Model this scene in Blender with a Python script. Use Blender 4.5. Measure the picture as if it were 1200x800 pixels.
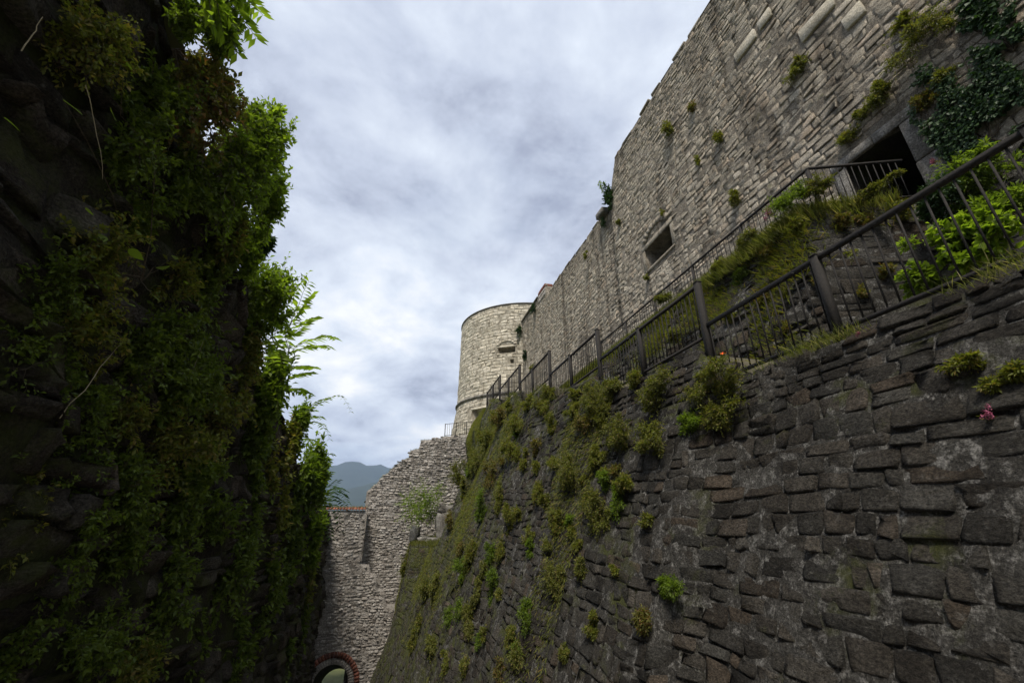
import bpy, math, random
import numpy as np
from mathutils import Vector, Matrix
random.seed(7); RNG = np.random.default_rng(7)
S = bpy.context.scene
for o in list(bpy.data.objects): bpy.data.objects.remove(o)
C = bpy.data.collections.new('scene_objects'); S.collection.children.link(C)

# ------------------------------------------------------------------ camera
# x = across the ditch, y = along the ditch, z up; the eye is the origin
FPX = 490.0; PITCH = math.atan2(200, 490); YAW = math.atan2(132, 529)
cam = bpy.data.cameras.new('camera'); co = bpy.data.objects.new('camera', cam); C.objects.link(co)
cam.sensor_width = 36; cam.lens = FPX / 1200 * 36; cam.clip_start = .05; cam.clip_end = 20000
co.location = (0, 0, 0); co.rotation_euler = (math.pi / 2 + PITCH, 0, -YAW)
S.camera = co
# ------------------------------------------------------------------ light
SUN_EL, SUN_AZ = math.radians(59), math.radians(206)      # azimuth clockwise from +y: behind left
sl = bpy.data.lights.new('sun', 'SUN'); so = bpy.data.objects.new('sun', sl); C.objects.link(so)
sl.energy = 3.0; sl.angle = math.radians(12); sl.color = (1, .93, .82)
sd = Vector((math.sin(SUN_AZ) * math.cos(SUN_EL), math.cos(SUN_AZ) * math.cos(SUN_EL), math.sin(SUN_EL)))
so.rotation_euler = sd.to_track_quat('Z', 'Y').to_euler(); so.location = (0, -5, 40)
W = bpy.data.worlds.new('World'); S.world = W; W.use_nodes = True
def build_world():
    nt = W.node_tree; N = nt.nodes; L = nt.links; N.clear()
    def nd(t, **k):
        n = N.new(t)
        for a, b in k.items(): setattr(n, a, b)
        return n
    def math_(op, a, b=None, clamp=False):
        n = nd('ShaderNodeMath', operation=op); n.use_clamp = clamp
        for i, v in enumerate((a, b)):
            if v is None: continue
            if isinstance(v, (int, float)): n.inputs[i].default_value = v
            else: L.new(v, n.inputs[i])
        return n.outputs[0]
    sky = nd('ShaderNodeTexSky', sky_type='NISHITA'); sky.sun_disc = False
    sky.sun_elevation = SUN_EL; sky.sun_rotation = SUN_AZ
    tc = nd('ShaderNodeTexCoord'); sx = nd('ShaderNodeSeparateXYZ'); L.new(tc.outputs['Generated'], sx.inputs[0])
    zz = math_('ADD', math_('MAXIMUM', sx.outputs[2], 0.0), .3)
    cb = nd('ShaderNodeCombineXYZ')
    L.new(math_('DIVIDE', sx.outputs[0], zz), cb.inputs[0]); L.new(math_('DIVIDE', sx.outputs[1], zz), cb.inputs[1])
    def noise(scale, det, rough, off, dist=0.0):
        mp = nd('ShaderNodeMapping'); mp.inputs['Location'].default_value = off; L.new(cb.outputs[0], mp.inputs[0])
        n = nd('ShaderNodeTexNoise'); n.inputs['Scale'].default_value = scale; n.inputs['Detail'].default_value = det
        n.inputs['Roughness'].default_value = rough; n.inputs['Distortion'].default_value = dist
        L.new(mp.outputs[0], n.inputs['Vector']); return n.outputs['Fac']
    SKY1, SKY2 = (-10.48, 1.77, -1.3), (4.16, 5.03, -4.34)
    n1 = noise(1.1, 9, .54, SKY1, .25)
    n2 = noise(3.0, 9, .6, SKY2, .3)
    mix = math_('ADD', math_('MULTIPLY', n1, .66), math_('MULTIPLY', n2, .34))
    cr = nd('ShaderNodeValToRGB'); L.new(mix, cr.inputs[0]); e = cr.color_ramp.elements
    e[0].position = .42; e[0].color = (2.5, 2.78, 3.6, 1)
    e[1].position = .61; e[1].color = (7.2, 7.25, 7.3, 1)
    a = cr.color_ramp.elements.new(.475); a.color = (3.9, 4.3, 5.2, 1)
    a = cr.color_ramp.elements.new(.535); a.color = (5.2, 5.65, 6.4, 1)
    cov = nd('ShaderNodeValToRGB'); L.new(noise(1.4, 5, .5, (9.1, 3.3, 7.7)), cov.inputs[0])
    cov.color_ramp.elements[0].position = .30; cov.color_ramp.elements[0].color = (.8, .8, .8, 1)
    cov.color_ramp.elements[1].position = .42; cov.color_ramp.elements[1].color = (1, 1, 1, 1)
    mx = nd('ShaderNodeMix', data_type='RGBA'); L.new(cov.outputs[0], mx.inputs[0])
    L.new(sky.outputs[0], mx.inputs[6]); L.new(cr.outputs[0], mx.inputs[7])
    bg = nd('ShaderNodeBackground'); bg.inputs[1].default_value = .1; L.new(mx.outputs[2], bg.inputs[0])
    out = nd('ShaderNodeOutputWorld'); L.new(bg.outputs[0], out.inputs[0])
build_world()
S.view_settings.view_transform = 'Standard'; S.view_settings.look = 'None'
S.view_settings.exposure = .65; S.view_settings.gamma = 1; S.view_settings.use_curve_mapping = False

# ------------------------------------------------------------------ helpers
_F = np.array([math.sin(YAW) * math.cos(PITCH), math.cos(YAW) * math.cos(PITCH), math.sin(PITCH)])
_R = np.array([math.cos(YAW), -math.sin(YAW), 0]); _U = np.cross(_R, _F)
def ray(px, py): return _F * FPX + _R * (px - 600) + _U * (400 - py)
def on_x(px, py, x): d = ray(px, py); return d * (x / d[0])
def on_y(px, py, y): d = ray(px, py); return d * (y / d[1])
def on_map(px, py, xf):                                   # surface x = xf(y, z)
    d = ray(px, py); t = 5.0 / np.linalg.norm(d)
    for _ in range(60): t = .6 * t + .4 * xf(d[1] * t, d[2] * t) / d[0]
    return d * t
def screen(P):
    P = np.asarray(P, float); w = P @ _F
    return np.stack([600 + FPX * (P @ _R) / w, 400 - FPX * (P @ _U) / w, w], -1)
def hash2(i, j, s):
    h = (i.astype(np.int64) * 374761393 + j.astype(np.int64) * 668265263 + s * 974711) & 0x7fffffff
    h = ((h ^ (h >> 13)) * 1274126177) & 0x7fffffff
    return ((h ^ (h >> 16)) & 0xffff) / 65535.0
def vnoise(u, v, s=0):
    u = np.asarray(u, float); v = np.asarray(v, float) + 0 * u; u = u + 0 * v
    i = np.floor(u); j = np.floor(v); a = u - i; b = v - j; a = a * a * (3 - 2 * a); b = b * b * (3 - 2 * b)
    return ((hash2(i, j, s) * (1 - a) + hash2(i + 1, j, s) * a) * (1 - b) + (hash2(i, j + 1, s) * (1 - a) + hash2(i + 1, j + 1, s) * a) * b) * 2 - 1
def fbm(u, v, s=0, o=4):
    return sum(vnoise(np.asarray(u) * 2**k, np.asarray(v) * 2**k, s + k) * .5**k for k in range(o))
def mesh_np(name, V, T, mat, tint=None, smooth=False, uv=None):
    V = np.asarray(V, np.float32).reshape(-1, 3); T = np.asarray(T, np.int32)
    k = T.shape[1]; m = bpy.data.meshes.new(name)
    m.vertices.add(len(V)); m.vertices.foreach_set('co', V.ravel())
    m.loops.add(T.size); m.loops.foreach_set('vertex_index', T.ravel())
    m.polygons.add(len(T)); m.polygons.foreach_set('loop_start', np.arange(0, T.size, k, dtype=np.int32))
    m.polygons.foreach_set('loop_total', np.full(len(T), k, np.int32))
    if smooth: m.polygons.foreach_set('use_smooth', np.ones(len(T), bool))
    if tint is not None:
        a = m.attributes.new('tint', 'FLOAT_COLOR', 'POINT')
        t = np.ones((len(V), 4), np.float32); t[:, :3] = tint; a.data.foreach_set('color', t.ravel())
    m.update(calc_edges=True); m.materials.append(mat); return m
def link(name, mesh, parent=None, loc=(0, 0, 0)):
    o = bpy.data.objects.new(name, mesh); C.objects.link(o); o.location = loc
    if parent is not None: o.parent = parent
    return o
def thing(name, label, cat, loc=(0, 0, 0), group=None):
    o = bpy.data.objects.new(name, None); C.objects.link(o); o.location = loc; o.empty_display_size = .2
    o['kind'] = 'thing'; return tag(o, label, cat, group)
def tag(o, label, cat, group=None):
    o['label'] = label; o['category'] = cat
    if group: o['group'] = group
    return o
def struct(name, mesh): o = link(name, mesh); o['kind'] = 'structure'; return o
BOXF = np.array([[0, 2, 3, 1], [4, 5, 7, 6], [0, 1, 5, 4], [2, 6, 7, 3], [0, 4, 6, 2], [1, 3, 7, 5]])
def box_v(a, b):
    return np.array([[(a, b)[i & 1][0], (a, b)[i >> 1 & 1][1], (a, b)[i >> 2][2]] for i in range(8)], float)
BOXQ = np.array([[0, 2, 3, 1], [4, 5, 7, 6], [0, 1, 5, 4], [2, 6, 7, 3], [0, 4, 6, 2], [1, 3, 7, 5]])
def box_mesh(name, a, b, mat, jit=0, tint=None, bevel=0):
    v = box_v(a, b)
    if jit: v = v + RNG.normal(0, jit, v.shape)
    m = mesh_np(name, v, BOXQ, mat, None if tint is None else np.tile(tint, (8, 1)))
    if bevel:
        import bmesh
        bm = bmesh.new(); bm.from_mesh(m)
        bmesh.ops.bevel(bm, geom=list(bm.edges), offset=bevel, segments=2, affect='EDGES', profile=.6)
        bm.to_mesh(m); bm.free()
        if tint is not None and 'tint' in m.attributes:
            a_ = m.attributes['tint']; a_.data.foreach_set('color', np.tile(np.append(tint, 1), len(m.vertices)).astype(np.float32))
    return m
def tubes(paths, rads, n=5):
    """several tapered tubes -> verts, quads"""
    VV, QQ, base = [], [], 0
    ang = np.arange(n) * 2 * np.pi / n
    for P, r in zip(paths, rads):
        P = np.asarray(P, float); k = len(P); r = np.broadcast_to(r, (k,))
        t = np.gradient(P, axis=0); t /= np.linalg.norm(t, axis=1)[:, None] + 1e-9
        up = np.where(np.abs(t[:, 2:3]) > .9, [[1., 0, 0]], [[0, 0, 1.]]); a = np.cross(t, up); a /= np.linalg.norm(a, axis=1)[:, None] + 1e-9
        b = np.cross(t, a)
        V = P[:, None] + r[:, None, None] * (a[:, None] * np.cos(ang)[None, :, None] + b[:, None] * np.sin(ang)[None, :, None])
        i = np.arange(k - 1)[:, None] * n; j = np.arange(n)[None]; jn = (j + 1) % n
        QQ.append(np.stack([i + j, i + jn, i + n + jn, i + n + j], -1).reshape(-1, 4) + base)
        VV.append(V.reshape(-1, 3)); base += k * n
    return np.concatenate(VV), np.concatenate(QQ)

# ------------------------------------------------------------------ materials
def new_mat(name):
    m = bpy.data.materials.new(name); m.use_nodes = True; return m, m.node_tree, m.node_tree.nodes['Principled BSDF']
def nz(nt, vec, scale, det=5, rough=.55, dist=0):
    n = nt.nodes.new('ShaderNodeTexNoise'); n.inputs['Scale'].default_value = scale; n.inputs['Detail'].default_value = det
    n.inputs['Roughness'].default_value = rough; n.inputs['Distortion'].default_value = dist; nt.links.new(vec, n.inputs['Vector']); return n.outputs['Fac']
def ramp(nt, fac, stops):
    r = nt.nodes.new('ShaderNodeValToRGB'); nt.links.new(fac, r.inputs[0]); el = r.color_ramp.elements
    el[0].position, el[0].color = stops[0][0], (*stops[0][1], 1); el[1].position, el[1].color = stops[-1][0], (*stops[-1][1], 1)
    for p, c in stops[1:-1]: q = el.new(p); q.color = (*c, 1)
    return r.outputs[0]
def mixc(nt, fac, a, b, mode='MIX'):
    n = nt.nodes.new('ShaderNodeMix'); n.data_type = 'RGBA'; n.blend_type = mode
    for s, v in ((n.inputs[0], fac), (n.inputs[6], a), (n.inputs[7], b)):
        if isinstance(v, (int, float)): s.default_value = v
        elif isinstance(v, tuple): s.default_value = (*v, 1)
        else: nt.links.new(v, s)
    return n.outputs[2]
def stone_mat(name, ca, cb, spot, moss=None, mossamt=.5, stain=(.35, .33, .3), bump=.6, fine=26, pit=9, spread=.75, strata=1.0, con=.8, streak=0.0, mgrad=0.0, odd=None, slo=.56):
    m, nt, bs = new_mat(name); L = nt.links
    geo = nt.nodes.new('ShaderNodeNewGeometry'); vs = nt.nodes.new('ShaderNodeVectorMath'); vs.operation = 'MULTIPLY'; vs.inputs[1].default_value = (1, 1, strata); L.new(geo.outputs['Position'], vs.inputs[0]); P = vs.outputs[0]
    at = nt.nodes.new('ShaderNodeAttribute'); at.attribute_name = 'tint'
    sp = nt.nodes.new('ShaderNodeSeparateColor'); L.new(at.outputs['Color'], sp.inputs[0])
    col = mixc(nt, sp.outputs[1], ca, cb)
    if odd: col = mixc(nt, ramp(nt, sp.outputs[2], [(.84, (0, 0, 0)), (.9, (1, 1, 1))]), col, odd)
    br = nt.nodes.new('ShaderNodeMath'); br.operation = 'MULTIPLY_ADD'; L.new(sp.outputs[0], br.inputs[0]); br.inputs[1].default_value = spread; br.inputs[2].default_value = 1 - spread / 2
    col = mixc(nt, 1.0, col, br.outputs[0], 'MULTIPLY')
    f1 = nz(nt, P, 2.3, 8, .62); f2 = nz(nt, P, pit, 8, .75); f3 = nz(nt, P, fine, 6, .75)
    col = mixc(nt, ramp(nt, f1, [(.38, (0, 0, 0)), (.66, (.85, .85, .85))]), col, mixc(nt, 1.0, col, stain, 'MULTIPLY'))
    col = mixc(nt, ramp(nt, f2, [(slo, (0, 0, 0)), (slo + .14, (.8, .8, .8))]), col, spot)
    col = mixc(nt, con, col, mixc(nt, 1.0, col, ramp(nt, f3, [(.34, (.2, .2, .2)), (.5, (.95, .95, .95)), (.66, (2.0, 2.0, 2.0))]), 'MULTIPLY'))
    if streak:
        v2 = nt.nodes.new('ShaderNodeVectorMath'); v2.operation = 'MULTIPLY'; v2.inputs[1].default_value = (1.3, 1.3, .14); L.new(geo.outputs['Position'], v2.inputs[0])
        fs = nz(nt, v2.outputs[0], 1.0, 7, .62)
        col = mixc(nt, ramp(nt, fs, [(.5, (0, 0, 0)), (.64, (streak,) * 3)]), col, mixc(nt, 1.0, col, (.3, .28, .26), 'MULTIPLY'))
    if moss:
        f4 = nz(nt, P, 1.1, 9, .68)
        if mgrad:
            sy = nt.nodes.new('ShaderNodeSeparateXYZ'); L.new(geo.outputs['Position'], sy.inputs[0])
            mr = nt.nodes.new('ShaderNodeMapRange'); mr.inputs[1].default_value = 4; mr.inputs[2].default_value = 22; mr.inputs[3].default_value = 0; mr.inputs[4].default_value = mgrad; L.new(sy.outputs[1], mr.inputs[0])
            am = nt.nodes.new('ShaderNodeMath'); L.new(f4, am.inputs[0]); L.new(mr.outputs[0], am.inputs[1]); f4 = am.outputs[0]
        g = mixc(nt, ramp(nt, f3, [(.3, (0, 0, 0)), (.7, (1, 1, 1))]), moss, tuple(c * 1.9 for c in moss))
        t0 = .72 - .35 * mossamt
        col = mixc(nt, ramp(nt, f4, [(t0 - .05, (0, 0, 0)), (t0 + .08, (.9, .9, .9))]), col, g)
    L.new(col, bs.inputs['Base Color']); bs.inputs['Roughness'].default_value = .92; bs.inputs['Specular IOR Level'].default_value = .2
    ad = nt.nodes.new('ShaderNodeMath'); ad.operation = 'MULTIPLY_ADD'; L.new(f2, ad.inputs[0]); ad.inputs[1].default_value = 1.6; L.new(f3, ad.inputs[2])
    b = nt.nodes.new('ShaderNodeBump'); b.inputs['Strength'].default_value = bump; b.inputs['Distance'].default_value = .09
    L.new(ad.outputs[0], b.inputs['Height']); L.new(b.outputs[0], bs.inputs['Normal'])
    return m
def plain_mat(name, c1, c2, scale=8, rough=.85, bump=.3, metal=0):
    m, nt, bs = new_mat(name)
    P = nt.nodes.new('ShaderNodeNewGeometry').outputs['Position']; f = nz(nt, P, scale, 7, .65)
    nt.links.new(ramp(nt, f, [(.3, c1), (.7, c2)]), bs.inputs['Base Color']); bs.inputs['Roughness'].default_value = rough; bs.inputs['Metallic'].default_value = metal
    bs.inputs['Specular IOR Level'].default_value = .25
    b = nt.nodes.new('ShaderNodeBump'); b.inputs['Strength'].default_value = bump; b.inputs['Distance'].default_value = .03
    nt.links.new(f, b.inputs['Height']); nt.links.new(b.outputs[0], bs.inputs['Normal']); return m
def leaf_mat(name, dark, light, old=None, trans=.45):
    m, nt, bs = new_mat(name); L = nt.links
    at = nt.nodes.new('ShaderNodeAttribute'); at.attribute_name = 'tint'
    sp = nt.nodes.new('ShaderNodeSeparateColor'); L.new(at.outputs['Color'], sp.inputs[0])
    col = mixc(nt, sp.outputs[0], dark, light)
    if old: col = mixc(nt, ramp(nt, sp.outputs[1], [(.72, (0, 0, 0)), (.95, (.9, .9, .9))]), col, old)
    L.new(col, bs.inputs['Base Color']); bs.inputs['Roughness'].default_value = .55; bs.inputs['Specular IOR Level'].default_value = .3
    tr = nt.nodes.new('ShaderNodeBsdfTranslucent'); L.new(mixc(nt, 1.0, col, (1.5, 1.6, .7), 'MULTIPLY'), tr.inputs[0])
    mx = nt.nodes.new('ShaderNodeMixShader'); mx.inputs[0].default_value = trans
    L.new(bs.outputs[0], mx.inputs[1]); L.new(tr.outputs[0], mx.inputs[2]); L.new(mx.outputs[0], nt.nodes['Material Output'].inputs['Surface'])
    return m
M = dict(
    dark_stone=stone_mat('dark_rubble_stone', (.072, .069, .061), (.09, .079, .065), (.15, .143, .13), (.052, .058, .015), .22, bump=1.0, strata=1.5, con=.9, spread=1.0, streak=.6, mgrad=.15, fine=32, odd=(.105, .083, .062)),
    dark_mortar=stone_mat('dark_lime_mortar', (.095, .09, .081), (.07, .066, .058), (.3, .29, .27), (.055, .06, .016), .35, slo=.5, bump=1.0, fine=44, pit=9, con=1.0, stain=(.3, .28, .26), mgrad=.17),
    fort_stone=stone_mat('weathered_limestone', (.5, .445, .36), (.42, .375, .305), (.58, .525, .435), (.17, .16, .08), .12, stain=(.6, .57, .52), bump=.8, con=.6, strata=1.5, streak=.75, spread=.5, odd=(.48, .4, .31)),
    fort_mortar=stone_mat('weathered_mortar', (.39, .345, .28), (.33, .29, .235), (.47, .42, .345), (.12, .115, .05), .12, bump=1.0, fine=34, pit=11, con=.8, streak=.7),
    tower_stone=stone_mat('pale_ashlar', (.6, .55, .45), (.53, .485, .4), (.66, .61, .51), None, 0, stain=(.75, .72, .66), bump=.5, spread=.4, con=.45, streak=.3),
    tower_mortar=stone_mat('pale_mortar', (.4, .36, .285), (.35, .315, .25), (.45, .41, .33), None, 0, bump=.6, con=.5),
    grey_stone=stone_mat('grey_limestone', (.52, .49, .45), (.46, .425, .385), (.6, .57, .53), (.14, .14, .08), .05, stain=(.6, .56, .52), bump=.9, con=.6, streak=.4, spread=.5),
    grey_mortar=stone_mat('grey_mortar', (.43, .4, .365), (.38, .345, .31), (.5, .47, .435), None, 0, bump=1.0, fine=34, pit=11, con=.7),
    rock_stone=stone_mat('mossy_rock', (.11, .1, .08), (.09, .07, .052), (.16, .15, .13), (.045, .052, .012), .5, bump=1.0, spread=1.0, strata=1.4, con=.9, streak=.6),
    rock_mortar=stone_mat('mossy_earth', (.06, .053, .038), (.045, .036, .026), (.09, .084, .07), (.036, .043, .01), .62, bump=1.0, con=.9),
    slab=stone_mat('pale_slab', (.3, .285, .26), (.25, .235, .21), (.38, .36, .33), (.1, .1, .05), .1, bump=.6, spread=.6, streak=.6),
    coping=plain_mat('dark_coping', (.08, .073, .063), (.16, .145, .12), 6),
    brick=stone_mat('red_brick', (.24, .09, .06), (.19, .085, .06), (.3, .17, .13), None, 0, bump=.6),
    tile=stone_mat('clay_tile', (.3, .12, .07), (.22, .09, .055), (.32, .22, .16), None, 0, bump=.4),
    metal=plain_mat('brown_painted_steel', (.013, .012, .011), (.028, .024, .021), 30, .8, .4),
    earth=plain_mat('earth', (.05, .045, .03), (.09, .08, .05), 3),
    grassland=plain_mat('meadow', (.06, .08, .025), (.15, .15, .06), .6),
    pathdust=plain_mat('path_gravel', (.22, .2, .17), (.34, .31, .27), 9),
    hill=plain_mat('wooded_hill', (.012, .022, .014), (.03, .042, .026), .012, .95, 0),
    bark=plain_mat('twig_bark', (.05, .038, .025), (.12, .095, .065), 30),
    dry=plain_mat('dry_stalk', (.25, .21, .13), (.36, .31, .2), 20),
    L_bright=leaf_mat('fresh_green_leaf', (.09, .14, .012), (.21, .285, .03), None, .6),
    L_green=leaf_mat('mid_green_leaf', (.065, .105, .012), (.16, .22, .026), None, .55),
    L_olive=leaf_mat('olive_leaf', (0.075, 0.090, 0.015), (0.165, 0.180, 0.027), (0.225, 0.165, 0.045)),
    L_brown=leaf_mat('bronze_leaf', (0.083, 0.083, 0.019), (0.150, 0.143, 0.030), (0.195, 0.090, 0.038), .4),
    L_dark=leaf_mat('dark_ivy_leaf', (0.016, 0.039, 0.013), (0.039, 0.078, 0.021), None, .25),
    L_shade=leaf_mat('deep_green_creeper', (.05, .08, .01), (.125, .17, .018), None, .4),
    L_tuft=leaf_mat('yellow_green_tuft_leaf', (.065, .08, .014), (.16, .17, .03), (.2, .16, .05), .4),
    L_grass=leaf_mat('grass_blade', (0.084, 0.108, 0.024), (0.216, 0.228, 0.060), (0.360, 0.312, 0.156), .4),
    pink=plain_mat('pink_petal', (.38, .09, .17), (.48, .16, .25), 40), orange=plain_mat('orange_petal', (.7, .1, .02), (.75, .14, .03), 40),
    yellow=plain_mat('yellow_petal', (.6, .4, .02), (.65, .45, .04), 40),
)

# ------------------------------------------------------------------ masonry
def cells(u0, u1, v0, v1, hc, wc, split=.25, wob=.35):
    """coursed rubble: rectangles (ua, ub, va, vb)"""
    out = []; v = v0
    while v < v1:
        h = random.uniform(*hc); h = h if v + h < v1 or v1 - v > .12 else h; u = u0 - random.uniform(0, wc[1])
        while u < u1:
            w = random.uniform(*wc) * random.choice((.7, 1, 1, 1.25)); r = random.random()
            if r < split and h > .22:
                k = random.uniform(.35, .65); s = random.uniform(.4, .6)
                out += [(u, u + w, v, v + h * k)]
                if random.random() < .5 and w > .4: out += [(u, u + w * s, v + h * k, v + h), (u + w * s, u + w, v + h * k, v + h)]
                else: out += [(u, u + w, v + h * k, v + h)]
            else: out.append((u, u + w, v, v + h))
            u += w
        v += h
    return np.array(out)
N8 = 8
STONE_T = np.array([[i, (i + 1) % 8, 8 + (i + 1) % 8] for i in range(8)] + [[i, 8 + (i + 1) % 8, 8 + i] for i in range(8)]
                   + [[8 + i, 8 + (i + 1) % 8, 16 + (i + 1) % 8] for i in range(8)] + [[8 + i, 16 + (i + 1) % 8, 16 + i] for i in range(8)]
                   + [[16 + i, 16 + (i + 1) % 8, 24] for i in range(8)])
def stone_uvd(c, gap=.012, cut=.22, jit=.05, proud=.04, bulge=.025, rough=.012, back=.1):
    """(n,25,3) of u, v, depth"""
    n = len(c); w = c[:, 1] - c[:, 0]; h = c[:, 3] - c[:, 2]; cu = (c[:, 0] + c[:, 1]) / 2; cv = (c[:, 2] + c[:, 3]) / 2
    g = gap * (1 + RNG.random(n)); hw = np.maximum(w / 2 - g, .02); hh = np.maximum(h / 2 - g, .02)
    m = np.minimum(hw, hh)
    sx = np.array([-1, 1, 1, 1, 1, -1, -1, -1.]); sy = np.array([-1, -1, -1, 1, 1, 1, 1, -1.]); inx = np.array([1, 1, 0, 0, 1, 1, 0, 0.])
    k = cut * (0.3 + 1.4 * RNG.random((n, 8))) * m[:, None] * 2
    x = sx * (hw[:, None] - inx * k); y = sy * (hh[:, None] - (1 - inx) * k)
    j = jit * np.minimum(m, .25)[:, None] * 4
    x = x + RNG.normal(0, 1, (n, 8)) * j * .5; y = y + RNG.normal(0, 1, (n, 8)) * j * .5
    d0 = proud * RNG.normal(.6, .6, n)
    uvd = np.zeros((n, 25, 3))
    for r, (sc, dd) in enumerate(((1.0, -back), (.97, 0.0), (.74, bulge))):
        uvd[:, r * 8:r * 8 + 8, 0] = x * sc; uvd[:, r * 8:r * 8 + 8, 1] = y * sc
        uvd[:, r * 8:r * 8 + 8, 2] = dd + (d0[:, None] + RNG.normal(0, rough, (n, 8)) if r else 0)
    uvd[:, 24, 0] = RNG.normal(0, .15, n) * hw; uvd[:, 24, 1] = RNG.normal(0, .15, n) * hh; uvd[:, 24, 2] = d0 + bulge * (.6 + .9 * RNG.random(n))
    # a tilt of each face
    tl = RNG.normal(0, rough * 2.2, (n, 2))
    uvd[:, 8:, 2] += (uvd[:, 8:, 0] / hw[:, None]) * tl[:, :1] + (uvd[:, 8:, 1] / hh[:, None]) * tl[:, 1:]
    uvd[:, :, 0] += cu[:, None]; uvd[:, :, 1] += cv[:, None]
    return uvd
def lay_stones(parent, c, pos, mat, limit=300, name='stone', restname='rubble_stones', tint=None, wave=(.05, .5), seed=1, **k):
    """build cells c as stones on the surface pos(u, v, d): the largest in view singly, the rest joined"""
    uvd = stone_uvd(c, **k)
    if wave[0]: uvd[..., 1] += wave[0] * fbm(uvd[..., 0] * wave[1], uvd[..., 1] * wave[1] * .7, seed, 3); uvd[..., 0] += wave[0] * .6 * fbm(uvd[..., 0] * 1.3, uvd[..., 1] * 1.3, seed + 9, 2)
    P = pos(uvd[..., 0], uvd[..., 1], uvd[..., 2])
    n = len(c); t = np.zeros((n, 3)); t[:, 0] = np.clip(RNG.normal(.5, .24, n), 0, 1); t[:, 1] = RNG.random(n); t[:, 2] = RNG.random(n)
    if tint is not None: t = tint(c, t)
    s = screen(P[:, 8:16]); x, y, w = s[..., 0], s[..., 1], s[..., 2]
    ar = .5 * np.abs((x * np.roll(y, -1, 1) - y * np.roll(x, -1, 1)).sum(1))
    cx, cy = x.mean(1), y.mean(1); ok = (w.min(1) > .3) & (cx > 0) & (cx < 1200) & (cy > 0) & (cy < 800) & (ar > 45)
    order = np.argsort(-np.where(ok, ar, 0)); pick = [i for i in order[:limit] if ok[i]]
    mask = np.zeros(n, bool); mask[pick] = True
    for i in pick:
        ctr = P[i].mean(0)
        link(name, mesh_np(name, P[i] - ctr, STONE_T, mat, np.tile(t[i], (25, 1)), False), parent, ctr - np.array(parent.location))
    r = P[~mask]
    if len(r):
        T = (STONE_T[None] + (np.arange(len(r)) * 25)[:, None, None]).reshape(-1, 3)
        o = link(restname, mesh_np(restname, r.reshape(-1, 3) - np.array(parent.location), T, mat, np.repeat(t[~mask], 25, 0)), parent); o['kind'] = 'stuff'
    return len(pick)
def core_sheet(us, zb, zt, nv, pos, amp=.03, sc=2.5, seed=3, thick=.5, top=True, holes=()):
    """rough mortar face between profiles zb(u), zt(u) with a top and a back; holes (ua,ub,va,vb) leave faces out"""
    us = np.asarray(us, float); t = np.linspace(0, 1, nv + 1)
    U = np.repeat(us[:, None], nv + 1, 1); V = zb(us)[:, None] * (1 - t) + zt(us)[:, None] * t
    if holes:
        vs = np.unique(np.round(np.concatenate([t * (zt(us).max() - zb(us).min()) + zb(us).min()] + [[h[2], h[3]] for h in holes]), 3))
        V = np.repeat(vs[None], len(us), 0); V = np.minimum(V, zt(us)[:, None]); U = np.repeat(us[:, None], len(vs), 1)
    d = amp * fbm(U * sc, V * sc, seed, 4)
    P = pos(U, V, d); B = pos(U, V, d * 0 - thick); nu, k = U.shape
    idx = np.arange(nu * k).reshape(nu, k)
    Q = np.stack([idx[:-1, :-1], idx[1:, :-1], idx[1:, 1:], idx[:-1, 1:]], -1).reshape(-1, 4)
    uc = (U[:-1, :-1] + U[1:, 1:]).ravel() / 2; vc = (V[:-1, :-1] + V[1:, 1:]).ravel() / 2
    keep = (np.abs(V[:-1, 1:] - V[:-1, :-1]).ravel() + np.abs(V[1:, 1:] - V[1:, :-1]).ravel()) > 1e-4
    for h in holes: keep &= ~((uc > h[0]) & (uc < h[1]) & (vc > h[2]) & (vc < h[3]))
    Q = Q[keep]
    off = nu * k; Vv = np.concatenate([P.reshape(-1, 3), B.reshape(-1, 3)])
    def strip(a): return np.stack([a[:-1], a[1:], a[1:] + off, a[:-1] + off], -1)
    Q = np.concatenate([Q, Q + off if not holes else Q[:0], strip(idx[:, -1]), strip(idx[:, 0]), strip(idx[0]), strip(idx[-1])])
    return Vv, Q
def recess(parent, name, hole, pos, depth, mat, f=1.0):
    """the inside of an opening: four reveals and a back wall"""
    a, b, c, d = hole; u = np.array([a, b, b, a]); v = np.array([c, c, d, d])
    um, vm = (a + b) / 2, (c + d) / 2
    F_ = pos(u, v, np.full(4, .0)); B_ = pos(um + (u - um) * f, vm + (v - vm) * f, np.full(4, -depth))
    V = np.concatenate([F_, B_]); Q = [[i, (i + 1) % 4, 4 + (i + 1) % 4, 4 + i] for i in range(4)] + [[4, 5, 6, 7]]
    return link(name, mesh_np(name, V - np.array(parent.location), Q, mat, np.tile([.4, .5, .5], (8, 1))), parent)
def block(parent, name, pos, ua, ub, va, vb, d0, d1, mat, jit=.012, tint=(.6, .3, .5), bevel=.02):
    u = np.array([ua, ub] * 4); v = np.array([va, va, vb, vb] * 2); d = np.array([d0] * 4 + [d1] * 4)
    u = u + RNG.normal(0, jit, 8); v = v + RNG.normal(0, jit, 8)
    P = pos(u, v, d); ctr = P.mean(0)
    import bmesh
    m = mesh_np(name, P - ctr, BOXQ, mat, np.tile(tint, (8, 1)))
    bm = bmesh.new(); bm.from_mesh(m); bmesh.ops.recalc_face_normals(bm, faces=bm.faces)
    if bevel: bmesh.ops.bevel(bm, geom=list(bm.edges), offset=bevel, segments=1, affect='EDGES')
    bm.to_mesh(m); bm.free()
    if 'tint' in m.attributes:
        m.attributes['tint'].data.foreach_set('color', np.tile(np.append(tint, 1), len(m.vertices)).astype(np.float32))
    return link(name, m, parent, ctr - np.array(parent.location))
def prof(xs, zs): return lambda u: np.interp(u, xs, zs)

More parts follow.
